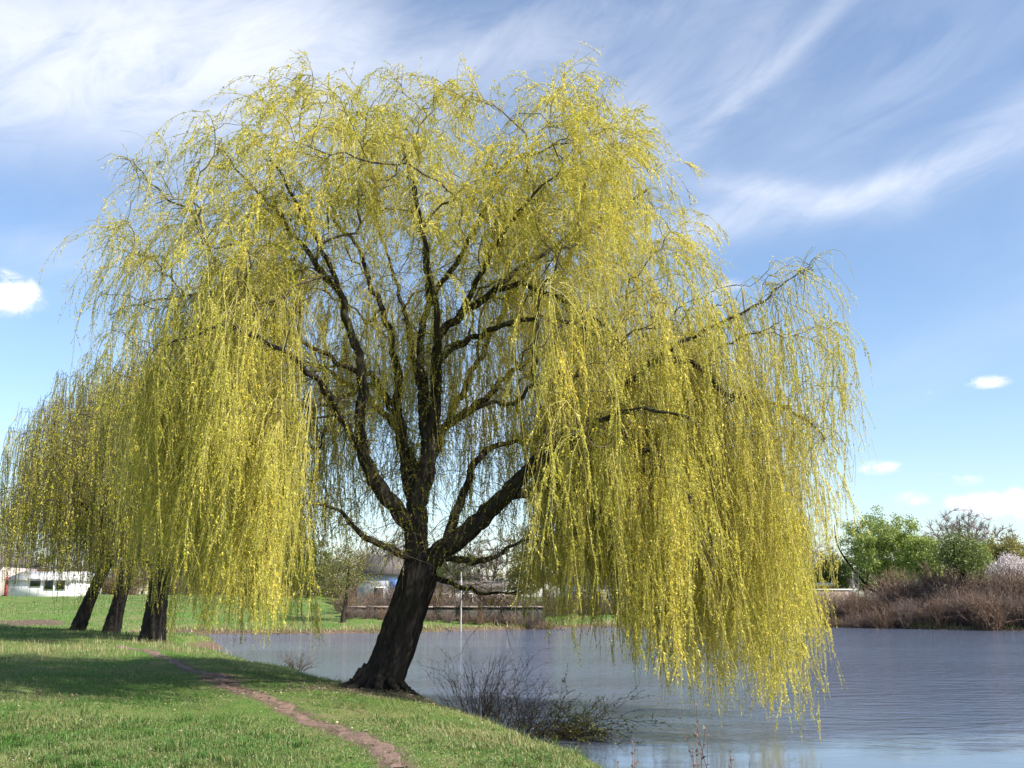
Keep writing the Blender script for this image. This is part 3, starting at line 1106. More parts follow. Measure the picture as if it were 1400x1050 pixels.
link('foliage', mesh_np('foliage', np.concatenate(FV) - willow_loc, None, np.concatenate(FQ), M['willow_leaf'], np.concatenate(FT)), big, kind='stuff')


# ------------------------------------------------------------------ the smaller weeping willows behind
def far_willow(loc, H, R, lean, seed, n_at, label, trunk_r, leaf=0.085, per_m=9, bottom=1.7, thick=0.010, cat='willow tree', mat='far_willow_leaf', name='weeping_willow', group=None, flat=1.0, tmean=0.45):
    rg = np.random.RandomState(seed)
    loc = np.array(loc, float)
    s = Skel(40000)
    fork = np.array([lean[0], lean[1], H * 0.24])
    tr = np.array([[-lean[0] * 0.1, 0, -0.25, trunk_r * 1.45], [0, 0, 0.05, trunk_r * 1.2], [lean[0] * 0.3, lean[1] * 0.3, H * 0.08, trunk_r], [lean[0] * 0.7, lean[1] * 0.7, H * 0.17, trunk_r * 0.95],
                   [fork[0], fork[1], fork[2], trunk_r * 1.0], [fork[0] * 1.05, fork[1], fork[2] + 0.35, trunk_r * 0.6]])
    ti = s.chain(tr, -1, 1.1)
    lids = []
    nl = 7
    for k in range(nl):
        a = 2 * math.pi * (k + rg.uniform(-0.25, 0.25)) / nl
        ou, up = (R * rg.uniform(0.35, 0.6), H * rg.uniform(0.62, 0.85)) if k % 2 else (R * rg.uniform(0.6, 0.85), H * rg.uniform(0.45, 0.62))
        c0 = s.P[ti[-2 if k % 2 else -4]]
        d = np.array([math.cos(a), math.sin(a), 0])
        pts = [list(c0) + [trunk_r * 0.55]]
        for u in (0.33, 0.66, 1.0):
            p = c0 + d * ou * u ** 1.1 + np.array([0, 0, (up - c0[2]) * u ** 0.75]) + rg.normal(0, 0.12, 3)
            pts.append(list(p) + [trunk_r * 0.5 * (1 - 0.75 * u)])
        j = s.nearest(c0)
        lids.append((j, s.chain(np.array(pts), j, 0.25)))
    th = rg.uniform(0, 2 * math.pi, n_at)
    el = np.arcsin(rg.uniform(-0.12, 0.99, n_at))
    rho = rg.uniform(0.25, 1, n_at) ** 0.5
    cz = H * 0.46
    lump = 1 + 0.16 * np.sin(3 * th + seed) + 0.12 * np.sin(5 * th + 2 * el + seed)
    Ax = np.stack([fork[0] + rho * lump * R * np.cos(el) * np.cos(th), fork[1] + rho * lump * R * np.cos(el) * np.sin(th) * flat, cz + rho * (H - cz - 0.25) * np.sin(el) * (0.9 + 0.1 * lump)], -1)
    Ax = Ax[np.argsort(np.linalg.norm(Ax - fork, axis=1))]
    tp_ = s.grow(Ax, rg, 0.4, 0.4, 0.45, 0.04)
    s.radii(thick, 2.4)
    e = empty(name, loc, label, cat, group)
    mb = MB()
    ids = np.array(ti)
    dn = catmull(np.hstack([s.P[ids], s.R[ids, None]]), 0.12)
    sh = 1 + 0.08 * np.sin(np.arange(20)[None] * 2 * math.pi / 20 * 4 + dn[:, 2:3] * 1.5) + rg.normal(0, 0.035, (len(dn), 20))
    mb.tube(dn[:, :3], dn[:, 3], 20, True, 0, sh)
    link('trunk', mb.mesh('trunk', M['bark'], True), e)
    for (j, idl) in lids:
        ch = np.array([j] + idl)
        mb = MB()
        r = s.R[ch].copy()
        r[0] = min(r[0], r[1])
        mb.tube(s.P[ch], r, 8)
        link('limb', mb.mesh('limb', M['limb_bark'], True), e)
    mb = MB()
    s.twigs(mb, 1.0, 5)
    st, di, tf = [], [], []
    for q, tip in enumerate(tp_):
        for _ in range(rg.randint(4, 8)):
            st.append(s.P[tip] + rg.normal(0, 0.12, 3))
            di.append(s.D[tip] * np.array([1, 1, 0.4]) + rg.normal(0, 0.4, 3) + np.array([0, 0, 0.25]))
            tf.append(q)
    st, di, tf = np.array(st), np.array(di), np.array(tf)
    room = np.maximum(st[:, 2] - bottom * (1 + 0.25 * np.sin(3 * np.arctan2(st[:, 1], st[:, 0]) + seed)), 0.3)
    L = np.clip(np.minimum(room * rg.uniform(0.35, 1.0, len(st)) ** 0.8, rg.uniform(1.4, 5.4, len(st))), 0.3, 5.4)
    P = strands(st, di, L, 6, rg, 1.9, np.array([[0.03, 0, 0]]), 0.07)
    whip_tubes(P[:, ::2], thick * 0.8, thick * 0.5, mb)
    link('branches', mb.mesh('branches', M['twig'], True), e, kind='stuff')
    tt = np.clip(rg.normal(tmean, 0.18, len(tp_)), 0, 1)
    V, q, tint = leaves_on(P, L, per_m, leaf, rg, tt[tf])
    print(name, seed, 'leaves', len(q))
    link('foliage', mesh_np('foliage', V, None, q, M[mat], tint), e, kind='stuff')
    return e


def base_at(px, py, d):
    p = at(px, py, d)
    return (p[0], p[1], gz(p[0], p[1]) - 0.02)


b = on_z(208, 877, 0.74)
far_willow((b[0], b[1], gz(b[0], b[1])), 11.4, 4.6, (0.15, 0), 21, 620, 'weeping willow with thick upright trunk, nearest of the three behind the big willow', 0.40, 0.078, 19, 1.2)
b = on_z(152, 866, 0.74)
far_willow((b[0], b[1], gz(b[0], b[1])), 13.2, 4.9, (0.55, 0.1), 22, 560, 'weeping willow whose slightly slanting trunk stands between the two others on the left', 0.32, 0.09, 16, 1.1)
b = on_z(106, 863, 0.74)
far_willow((b[0], b[1], gz(b[0], b[1])), 14.4, 5.4, (1.1, 0.2), 23, 560, 'weeping willow with strongly slanting trunk, leftmost and farthest of the row', 0.30, 0.09, 16, 0.9)

# ------------------------------------------------------------------ grass
rng = np.random.RandomState(77)


def fields(x, y):
    a = np.sin(0.9 * x + 0.5 * y + 1.0) + np.sin(1.7 * y - 0.8 * x) + 0.7 * np.sin(2.9 * x + 2.1 * y + 2) + 0.5 * np.sin(5.3 * x - 4.1 * y)
    return a / 3.2


def blades(x, y, h, wdt, bend, tint, z=None, flat=False):
    n = len(x)
    z = ground_z(x, y) if z is None else z
    a = rng.uniform(0, 2 * math.pi, n)
    f = np.stack([np.cos(a), np.sin(a), 0 * a], -1)
    sd = np.stack([-np.sin(a), np.cos(a), 0 * a], -1)
    p0 = np.stack([x, y, z - 0.01], -1)
    hb = h[:, None]
    up = np.array([0, 0, 1.0])
    m = p0 + up * hb * 0.55 + f * (bend * h)[:, None] * 0.25
    tpx = p0 + up * hb * (1 - 0.35 * bend[:, None]) + f * (bend * h)[:, None]
    w_ = wdt[:, None] * 0.5
    V = np.stack([p0 - sd * w_, p0 + sd * w_, m + sd * w_ * 0.8, m - sd * w_ * 0.8, tpx], 1).reshape(-1, 3)
    if flat:
        V = np.stack([p0 - sd * w_, p0 + sd * w_, tpx], 1).reshape(-1, 3)
        return V, None, np.arange(n * 3).reshape(-1, 3), tint
    i = np.arange(n)[:, None] * 5
    return V, i + np.array([[0, 1, 2, 3]]), i + np.array([[3, 2, 4]]), tint


def scatter(n, x0, x1, y0, y1, power):
    """more, finer blades close by; fewer and coarser ones further off"""
    u = rng.random_sample(n)
    e = 1 - power
    y = (y0 ** e + u * (y1 ** e - y0 ** e)) ** (1 / e)
    x = rng.uniform(0, 1, n) * (x1 - x0) * (y / y1) ** 0.75 + (x0 * (y / y1) ** 0.75) + (1 - (y / y1) ** 0.75) * 0.0
    return x, y


M['grass'] = leaf_mat('meadow_grass', (0.062, 0.175, 0.024), (0.46, 0.38, 0.19), 0.35, 0.03)
mbg = MB()
for (n, xa, xb, ya, yb, pw_) in ((330000, -26, 6.5, 7.4, 44, 2.2),):
    x, y = scatter(n, xa, xb, ya, yb, pw_)
    s = shore(x, y)
    so = soil_at(x, y, s)
    pdist = path_dist(x, y)
    fl = fields(x, y)
    keep = (s > 0.06) & (rng.random_sample(n) > so * 0.8) & (rng.random_sample(n) < sstep(-0.06, 0.32, pdist) + 0.04)
    keep &= ((x - TREE[0]) ** 2 + (y - TREE[1]) ** 2 > 0.4)
    x, y, fl, s, pdist = x[keep], y[keep], fl[keep], s[keep], pdist[keep]
    k = (y / 10.0)
    qx, qy = proj(np.stack([x, y, 0.75 + 0 * x], -1))
    dryness = 0.14 + 0.30 * sstep(-0.1, 0.7, fl) + 0.40 * sstep(-3.8, -0.5, x) + 0.10 * sstep(17, 24, y) * sstep(-4, -7, x) - 0.16 * sstep(-2.8, -5, x) * sstep(16, 12, y)
    dry = rng.random_sample(len(x)) < dryness * 0.75
    tint = np.where(dry, rng.uniform(0.5, 1.0, len(x)), rng.uniform(0.0, 0.42, len(x)) + 0.12 * fl)
    h = rng.uniform(0.03, 0.085, len(x)) * (1 + 0.25 * fl) * (0.8 + 0.25 * k) * np.where(pdist < 0.6, 0.6, 1.0) * np.where(s < 0.8, 1.25, 1.0)
    h = h * np.where(dry, 0.8, 1.0)
    # tussocks: some cells of the sward stand taller and darker
    cell = np.sin(x * 7.3 + 2 * np.sin(y * 3.1)) * np.sin(y * 6.1 + 2 * np.sin(x * 2.7 + 1))
    tus = sstep(0.45, 0.95, cell)
    h = h * (1 + 1.1 * tus)
    tint = np.where(dry, tint, tint - 0.12 * tus + 0.10 * np.sin(x * 2.1 - y * 1.3))
    bw_ = 0.0065 * k ** 0.75 * rng.uniform(0.7, 1.3, len(x))
    be_ = rng.uniform(0.5, 1.5, len(x))
    tint = np.clip(tint, 0, 1)
    for far_ in (False, True):
        m_ = (y > 14) == far_
        V, q, t3, tt = blades(x[m_], y[m_], h[m_], bw_[m_], be_[m_], tint[m_], None, far_)
        mbg.add(V, q, t3, tt, tt)
    print('blades', len(x))
# rough grass on the far banks and the slope behind the willows
n = 60000
x = rng.uniform(-42, 30, n)
y = rng.uniform(44, 100, n)
s = shore(x, y)
keep = (s > 0.05) & ((s < 14) | (x < -10)) & (rng.random_sample(n) > 0.8 * soil_at(x, y, s))
x, y, s = x[keep], y[keep], s[keep]
dry = rng.random_sample(len(x)) < np.where(s < 0.9, 0.65, 0.13)
tint = np.where(dry, rng.uniform(0.5, 0.9, len(x)), rng.uniform(0.0, 0.3, len(x)))
h = rng.uniform(0.08, 0.2, len(x)) * np.where(dry & (s < 0.9), 1.5, 1)
V, q, t3, tt = blades(x, y, h, rng.uniform(0.03, 0.06, len(x)), rng.uniform(0.2, 1, len(x)), tint, None, True)
mbg.add(V, q, t3, tt, tt)
tag(link('grass', mbg.mesh('grass', M['grass'], False, (0, 0, 0), True)), 'short spring grass with straw patches covering the pond bank', 'grass', None, 'stuff')

# fallen twigs, dead leaves and straw bits lying on the bank
mbl = MB()
n = 9000
x, y = scatter(n, -20, 5.5, 7.6, 34, 1.9)
x[:2600] = TREE[0] + rng.normal(-0.2, 1.6, 2600)
y[:2600] = TREE[1] + rng.normal(-0.9, 1.1, 2600)
s = shore(x, y)
kk = s > 0.1
x, y = x[kk], y[kk]
n = len(x)
z = ground_z(x, y) + rng.uniform(0.008, 0.035, n)
a = rng.uniform(0, 2 * math.pi, n)
ln = rng.uniform(0.012, 0.05, n) * (y / 11) ** 0.5
tw = rng.random_sample(n) < 0.12
ln = np.where(tw, ln * rng.uniform(2, 7, n), ln)
wd = np.where(tw, 0.004, ln * rng.uniform(0.2, 0.5, n))
c_ = np.stack([x, y, z], -1)
d_ = np.stack([np.cos(a), np.sin(a), rng.normal(0, 0.18, n)], -1) * ln[:, None] * 0.5
e_ = np.stack([-np.sin(a), np.cos(a), rng.normal(0, 0.4, n)], -1) * wd[:, None] * 0.5
up_ = np.array([0, 0, 0.006])
V = np.stack([c_ - d_, c_ + e_ + up_, c_ + d_, c_ - e_ + up_], 1).reshape(-1, 3)
mbl.add(V, np.arange(n * 4).reshape(-1, 4), None, np.clip(rng.beta(1.6, 2.2, n), 0, 1))
M['litter'] = tint_mat('dead_litter', (0.07, 0.045, 0.03), (0.50, 0.41, 0.29))
tag(link('leaf_litter', mbl.mesh('leaf_litter', M['litter'], False, (0, 0, 0), True)), 'dead leaves, straw and small fallen twigs lying in the grass', 'leaf litter', None, 'stuff')

# tall straw-coloured grass on the left rise
mbg = MB()
n = 4200
c0 = on_z(70, 890, 0.8)
cl = rng.normal(0, 1, (260, 2)) * np.array([2.8, 3.2]) + np.array([c0[0] - 0.2, c0[1] - 0.4])
w_i = rng.randint(0, 260, n)
x = cl[w_i, 0] + rng.normal(0, 0.16, n)
y = cl[w_i, 1] + rng.normal(0, 0.16, n)
keep = (path_dist(x, y) > 0.5) & (y > 16.5)
x, y = x[keep], y[keep]
V, q, t3, tt = blades(x, y, rng.uniform(0.08, 0.34, len(x)) * rng.uniform(0.4, 1.2, 260)[w_i][keep], rng.uniform(0.006, 0.014, len(x)), rng.uniform(0.1, 0.7, len(x)), np.clip(rng.normal(0.75, 0.22, len(x)), 0.2, 1))
mbg.add(V, q, t3, tt, tt)
tag(link('dry_grass', mbg.mesh('dry_grass', M['grass'], False, (0, 0, 0), True)), 'tall straw-coloured dead grass on the rise at the left', 'dry grass', None, 'stuff')


# ------------------------------------------------------------------ shrubs and weeds at the water
def bush(rg, H, Wd, n, mb, r=0.008, K=7, sub=3, droop=0.0, asym=(0, 0), spread0=0.25, sides=3):
    """many stems fanning from a stool, each with side twigs; returns strand arrays"""
    a = rg.uniform(0, 2 * math.pi, n)
    q = rg.uniform(0, 1, n) ** 0.7
    s0 = np.stack([np.cos(a) * q * Wd * spread0, np.sin(a) * q * Wd * spread0, 0 * a - 0.03], -1)
    d = np.stack([np.cos(a) * q * Wd * 0.85 + asym[0], np.sin(a) * q * Wd * 0.85 + asym[1], H * (1.05 - 0.45 * q ** 2)], -1)
    L = np.linalg.norm(d, axis=1) * rg.uniform(0.55, 1.05, n)

    def run(s0, d, L, K, wob, dr):
        P = np.zeros((len(s0), K + 1, 3))
        P[:, 0] = s0
        dd = unit(d)
        for k in range(K):
            dd = unit(dd + rg.normal(0, wob * 1.5, dd.shape) + np.array([0, 0, -dr * (k / K)]))
            P[:, k + 1] = P[:, k] + dd * (L / K)[:, None]
        return P
    P = run(s0, d, L, K, 0.12, droop)
    whip_tubes(P, r, r * 0.4, mb)
    m = n * sub
    si = rg.randint(0, n, m)
    ki = rg.randint(2, K, m)
    b = P[si, ki]
    td = unit(P[si, ki] - P[si, ki - 1])
    d2 = td + rg.normal(0, 0.55, (m, 3)) + np.array([0, 0, 0.15])
    L2 = L[si] * rg.uniform(0.15, 0.42, m)
    P2 = run(b, d2, L2, 4, 0.15, droop)
    whip_tubes(P2, r * 0.5, r * 0.25, mb)
    return P, L, P2, L2


M['dark_stem'] = rough_mat('dark_shrub_stem', ((0.030, 0.022, 0.018), (0.13, 0.095, 0.072)), 5, 0, 0.8)
M['bud'] = leaf_mat('shrub_bud', (0.05, 0.055, 0.015), (0.16, 0.15, 0.05), 0.3)
rg = np.random.RandomState(41)


def shore_shrub(px, py, z, H, Wd, n, label, seed, asym=(0, 0), leafd=9, droop=0.05, lsz=0.03, tm=0.4, mat='bud', r=0.006):
    rg = np.random.RandomState(seed)
    p = on_z(px, py, z)
    e = empty('shrub', p, label, 'shrub')
    mb = MB()
    P, L, P2, L2 = bush(rg, H, Wd, n, mb, r, 8, 4, droop, asym)
    link('stems', mb.mesh('stems', M['dark_stem'], False), e, kind='stuff')
    V, q, tt = leaves_on(P2, L2, leafd, lsz, rg, np.clip(rg.normal(tm, 0.2, len(P2)), 0, 1), (0.5, 1.1), 0.45)
    link('buds', mesh_np('buds', V, None, q, M[mat], tt), e, kind='stuff')
    return e


shore_shrub(660, 1000, 0.0, 1.5, 1.35, 95, 'bare dark shrub of tangled stems at the water edge right of the big trunk', 1, (0.1, 0))
shore_shrub(712, 1010, 0.0, 1.0, 0.95, 80, 'low reddish-brown bare shrub between the tangled shrub and the leafy one', 2, (0.25, 0.0), 12)
M['olive'] = leaf_mat('olive_leaf', (0.10, 0.115, 0.02), (0.28, 0.27, 0.06), 0.38)
shore_shrub(755, 1010, -0.02, 0.48, 1.35, 170, 'low olive-green leafy bush spreading over the water at the bank', 3, (0.75, 0.1), 34, 0.12, 0.045, 0.4, 'olive')
shore_shrub(408, 916, 0.25, 0.55, 0.8, 60, 'small brown dead bush on the bank left of the big trunk', 4, (0, 0), 10, 0.08, 0.03, 0.8, 'bud', 0.006)

M['dead_stalk'] = rough_mat('dead_stalk', ((0.12, 0.07, 0.05), (0.24, 0.15, 0.11)), 8, 0, 0.8)
M['dead_leaf'] = leaf_mat('dead_leaf', (0.13, 0.075, 0.055), (0.32, 0.21, 0.165), 0.25)


def weed(px_top, py_top, d, zb, seed, label, group, hh=None, nl=26, lsz=0.06):
    """one dry stalk with a few curled leaves near its top"""
    rg = np.random.RandomState(seed)
    top = at(px_top, py_top, d)
    z0 = zb if zb is not None else gz(top[0], top[1])
    H = top[2] - z0 if hh is None else hh
    b = np.array([top[0] + rg.uniform(-0.12, 0.12), top[1], z0])
    mb = MB()
    n = rg.randint(2, 4)
    d0 = np.stack([rg.normal(0, 0.10, n), rg.normal(0, 0.1, n), np.ones(n)], -1)
    d0[0, 0] = (top[0] - b[0]) / H
    L = H * rg.uniform(0.7, 1.0, n)
    L[0] = H
    P = np.zeros((n, 7, 3))
    for k in range(6):
        P[:, k + 1] = P[:, k] + unit(d0 + rg.normal(0, 0.08, d0.shape)) * (L / 6)[:, None]
    whip_tubes(P, 0.007, 0.003, mb)
    e = empty('dead_weed', b, label, 'weed', group)
    link('stalk', mb.mesh('stalk', M['dead_stalk'], False), e)
    LT = P[:, 3:]
    V, q, tt = leaves_on(LT, np.full(n, nl / 3.0), 1.0, lsz, rg, rg.uniform(0.2, 0.9, n), (0.6, 1.5), 0.5)
    link('leaves', mesh_np('leaves', V, None, q, M['dead_leaf'], tt), e, kind='stuff')


WL = [(960, 958, 12.6, 'dry pink-brown stalk in the water just under the low willow whips'), (948, 985, 12.0, 'dry stalk with pale pink tip left of the hanging whips'),
      (865, 1002, 12.2, 'dry weed with brown leaves where the water meets the bottom bank'), (1002, 1022, 11.6, 'dry weed with curled reddish leaves in front of the willow reflection'),
      (1022, 1035, 11.4, 'short reddish dry weed at the bottom edge under the whips'),
      (848, 1040, 11.2, 'small dark dry weed at the corner of grass and water'), 
      (1095, 905, 0, None)]
for i, (a, b_, d, lb) in enumerate(WL):
    if lb:
        weed(a, b_, d, -0.02, 100 + i, lb, 'dead weeds in the shallow water', None, 22, 0.055)
for i, (a, b_, lb) in enumerate([(58, 950, 'brown dried weed with broad seed head in the shaded meadow'), (80, 956, 'thin brown dried weed in the middle of three in the meadow'), (98, 955, 'small brown dried weed nearest the path of three in the meadow')]):
    p = on_z(a, b_ + 12, 0.78)
    weed(a, b_, p[1], None, 130 + i, lb, 'dried weeds in the meadow', 0.13 if i else 0.19, 34, 0.028)

# ------------------------------------------------------------------ far banks: wall, buildings, pole
M['stone'] = rough_mat('old_wall_stone', ((0.022, 0.022, 0.020), (0.075, 0.07, 0.062)), 2.5, 0.8, 0.95, (1, 1, 2.5))
M['coping'] = rough_mat('wall_coping', ((0.17, 0.13, 0.11), (0.29, 0.235, 0.20)), 2, 0.3, 0.9)
M['white'] = rough_mat('white_render', ((0.66, 0.65, 0.64), (0.82, 0.81, 0.80)), 0.8, 0.1, 0.85)
M['pinkish'] = rough_mat('pale_render', ((0.50, 0.42, 0.40), (0.64, 0.56, 0.53)), 0.8, 0.1, 0.85)
M['grey'] = rough_mat('grey_render', ((0.30, 0.31, 0.34), (0.42, 0.43, 0.46)), 0.8, 0.1, 0.85)
M['brick'] = rough_mat('red_brick', ((0.24, 0.075, 0.05), (0.38, 0.14, 0.10)), 4, 0.4, 0.9, (1, 1, 3))
M['roof'] = rough_mat('dark_roofing', ((0.10, 0.085, 0.08), (0.17, 0.15, 0.14)), 3, 0.4, 0.8)
M['white_roof'] = rough_mat('white_sheet_roof', ((0.62, 0.60, 0.60), (0.78, 0.77, 0.77)), 1, 0.1, 0.5)
M['red'] = rough_mat('red_paint', ((0.30, 0.06, 0.055), (0.40, 0.10, 0.09)), 2, 0, 0.5)
M['blue'] = rough_mat('blue_paint', ((0.10, 0.20, 0.48), (0.16, 0.28, 0.58)), 2, 0, 0.5)
gl, t = new_mat('window_glass')
p_ = t.n('ShaderNodeBsdfPrincipled')
p_.inputs['Base Color'].default_value = (0.02, 0.025, 0.03, 1)
p_.inputs['Roughness'].default_value = 0.08
t.link(p_.outputs[0], t.n('ShaderNodeOutputMaterial').inputs[0])
M['glass'] = gl
M['metal'] = rough_mat('galvanised_pole', ((0.30, 0.28, 0.25), (0.42, 0.40, 0.36)), 3, 0, 0.5)


def boxm(name, parent, mat, *dims):
    mb = MB()
    mb.box(*dims)
    return link(name, mb.mesh(name, mat), parent)


# dark retaining wall behind the far grass, with a pale coping
wa, wb = at(470, 842, 78), at(745, 842, 78)
wz = gz((wa[0] + wb[0]) / 2, 78)
e = empty('retaining_wall', ((wa[0] + wb[0]) / 2, 78, wz - 0.15), 'low dark stone wall with pale coping behind the grass on the far bank', 'wall')
hw = (wb[0] - wa[0]) / 2
k = 0
nseg = 9
for i in range(nseg):
    x0, x1 = -hw + 2 * hw * i / nseg, -hw + 2 * hw * (i + 1) / nseg
    boxm('wall_section', e, M['stone'], x0 + 0.015, x1 - 0.015, -0.16 + 0.02 * (i % 2), 0.2, -0.3, 1.12)
    boxm('coping_stone', e, M['coping'], x0 + 0.01, x1 - 0.01, -0.25, 0.28, 1.122, 1.24)


def building(px0, px1, py_top, d, depth, label, wall, roofm, wins, roof_h=1.2, cat='building', name='house', flat=False, extras=()):
    a, b = at(px0, 820, d), at(px1, 820, d)
    x = (a[0] + b[0]) / 2
    z0 = gz(x, d)
    top = at((px0 + px1) / 2, py_top, d)[2]
    hw = (b[0] - a[0]) / 2
    H = top - z0
    e = empty(name, (x, d, z0 - 0.1), label, cat)
    boxm('wall', e, wall, -hw, hw, 0, depth, -0.4, H)
    mb = MB()
    if flat:
        mb.box(-hw - 0.2, hw + 0.2, -0.25, depth + 0.2, H + 0.003, H + 0.003 + roof_h)
    else:
        v = [(-hw - 0.3, -0.35, H), (hw + 0.3, -0.35, H), (hw + 0.3, depth + 0.35, H), (-hw - 0.3, depth + 0.35, H), (-hw - 0.3, depth / 2, H + roof_h), (hw + 0.3, depth / 2, H + roof_h)]
        mb.add(v, [(0, 1, 5, 4), (2, 3, 4, 5), (3, 2, 1, 0)], [(0, 4, 3), (1, 2, 5)])
    link('roof', mb.mesh('roof', roofm), e)
    for (u, wv, hh, zz, mt) in wins:
        f = boxm('window', e, M['white'], u * hw - wv / 2 - 0.08, u * hw + wv / 2 + 0.08, -0.06, 0.05, zz - 0.08, zz + hh + 0.08)
        boxm('pane', f, mt, u * hw - wv / 2, u * hw + wv / 2, -0.08, 0.0, zz, zz + hh)
    for (nm, u, wv, z0_, z1_, mt) in extras:
        boxm(nm, e, mt, u * hw - wv / 2, u * hw + wv / 2, -0.1, 0.06, z0_, z1_)
    return e


G_ = M['glass']
building(6, 96, 792, 108, 8, 'long white building with red edging seen under the leftmost willow', M['white'], M['white_roof'], [(-0.1, 1.1, 0.8, 1.2, G_), (0.32, 0.9, 1.0, 0.9, G_), (0.68, 0.9, 1.0, 0.9, G_)], 1.0,
         extras=[('corner_trim', -0.98, 0.25, 0, 2.2, M['red'])])
building(-70, 0, 770, 112, 8, 'pale pinkish building at the left edge beyond the meadow', M['pinkish'], M['roof'], [(0.5, 1.2, 1.2, 1.2, G_)], 1.4)
building(488, 572, 784, 104, 9, 'grey house with a blue gable window seen left of the big trunk', M['grey'], M['roof'], [(0.28, 1.3, 1.2, 1.9, M['blue']), (-0.3, 1.0, 1.2, 1.0, G_)], 2.0)
building(586, 690, 802, 112, 7, 'low pale building behind the stone wall right of the big trunk', M['pinkish'], M['roof'], [(-0.6, 1.2, 0.8, 0.7, G_), (0.0, 1.2, 0.8, 0.7, G_), (0.5, 1.2, 0.8, 0.7, G_)], 0.8)
building(770, 880, 797, 112, 8, 'white building glimpsed through the willow curtain above the far bank', M['white'], M['roof'], [(-0.6, 1.3, 1.0, 0.9, G_), (-0.15, 1.3, 1.0, 0.9, G_), (0.35, 1.3, 1.0, 0.9, G_), (0.75, 1.3, 1.0, 0.9, G_)], 1.3)
building(1119, 1139, 800, 98, 4, 'small red brick shed with white roof on the far right bank', M['brick'], M['white_roof'], [], 0.32, 'shed', 'shed', True)
# pale low wall next to the shed
a, b = at(1085, 815, 93), at(1165, 815, 93)
e = empty('garden_wall', ((a[0] + b[0]) / 2, 93, gz(a[0], 93) - 0.1), 'pale low wall running in front of the brick shed', 'wall')
zt = at(1120, 807, 93)[2] - e.location.z
boxm('wall_face', e, M['coping'], -(b[0] - a[0]) / 2, (b[0] - a[0]) / 2, 0, 0.25, -0.4, zt)
boxm('coping', e, M['white'], -(b[0] - a[0]) / 2 - 0.05, (b[0] - a[0]) / 2 + 0.05, -0.06, 0.31, zt + 0.002, zt + 0.12)

# pole on the far bank
p = at(630, 850, 72)
z0 = gz(p[0], 72)
e = empty('pole', (p[0], 72, z0), 'thin pale pole standing on the far grass bank right of the big trunk', 'pole')
mb = MB()
mb.tube(np.array([[0, 0, -0.2], [0, 0, 0.1], [0, 0, 2.4], [0, 0, 4.6]]), [0.09, 0.075, 0.065, 0.055], 10)
link('shaft', mb.mesh('shaft', M['metal'], True), e)
mb = MB()
mb.tube(np.array([[0, 0, 0.0], [0, 0, 0.12], [0, 0, 0.2]]), [0.15, 0.14, 0.09], 10)
link('collar', mb.mesh('collar', M['metal'], True), e)


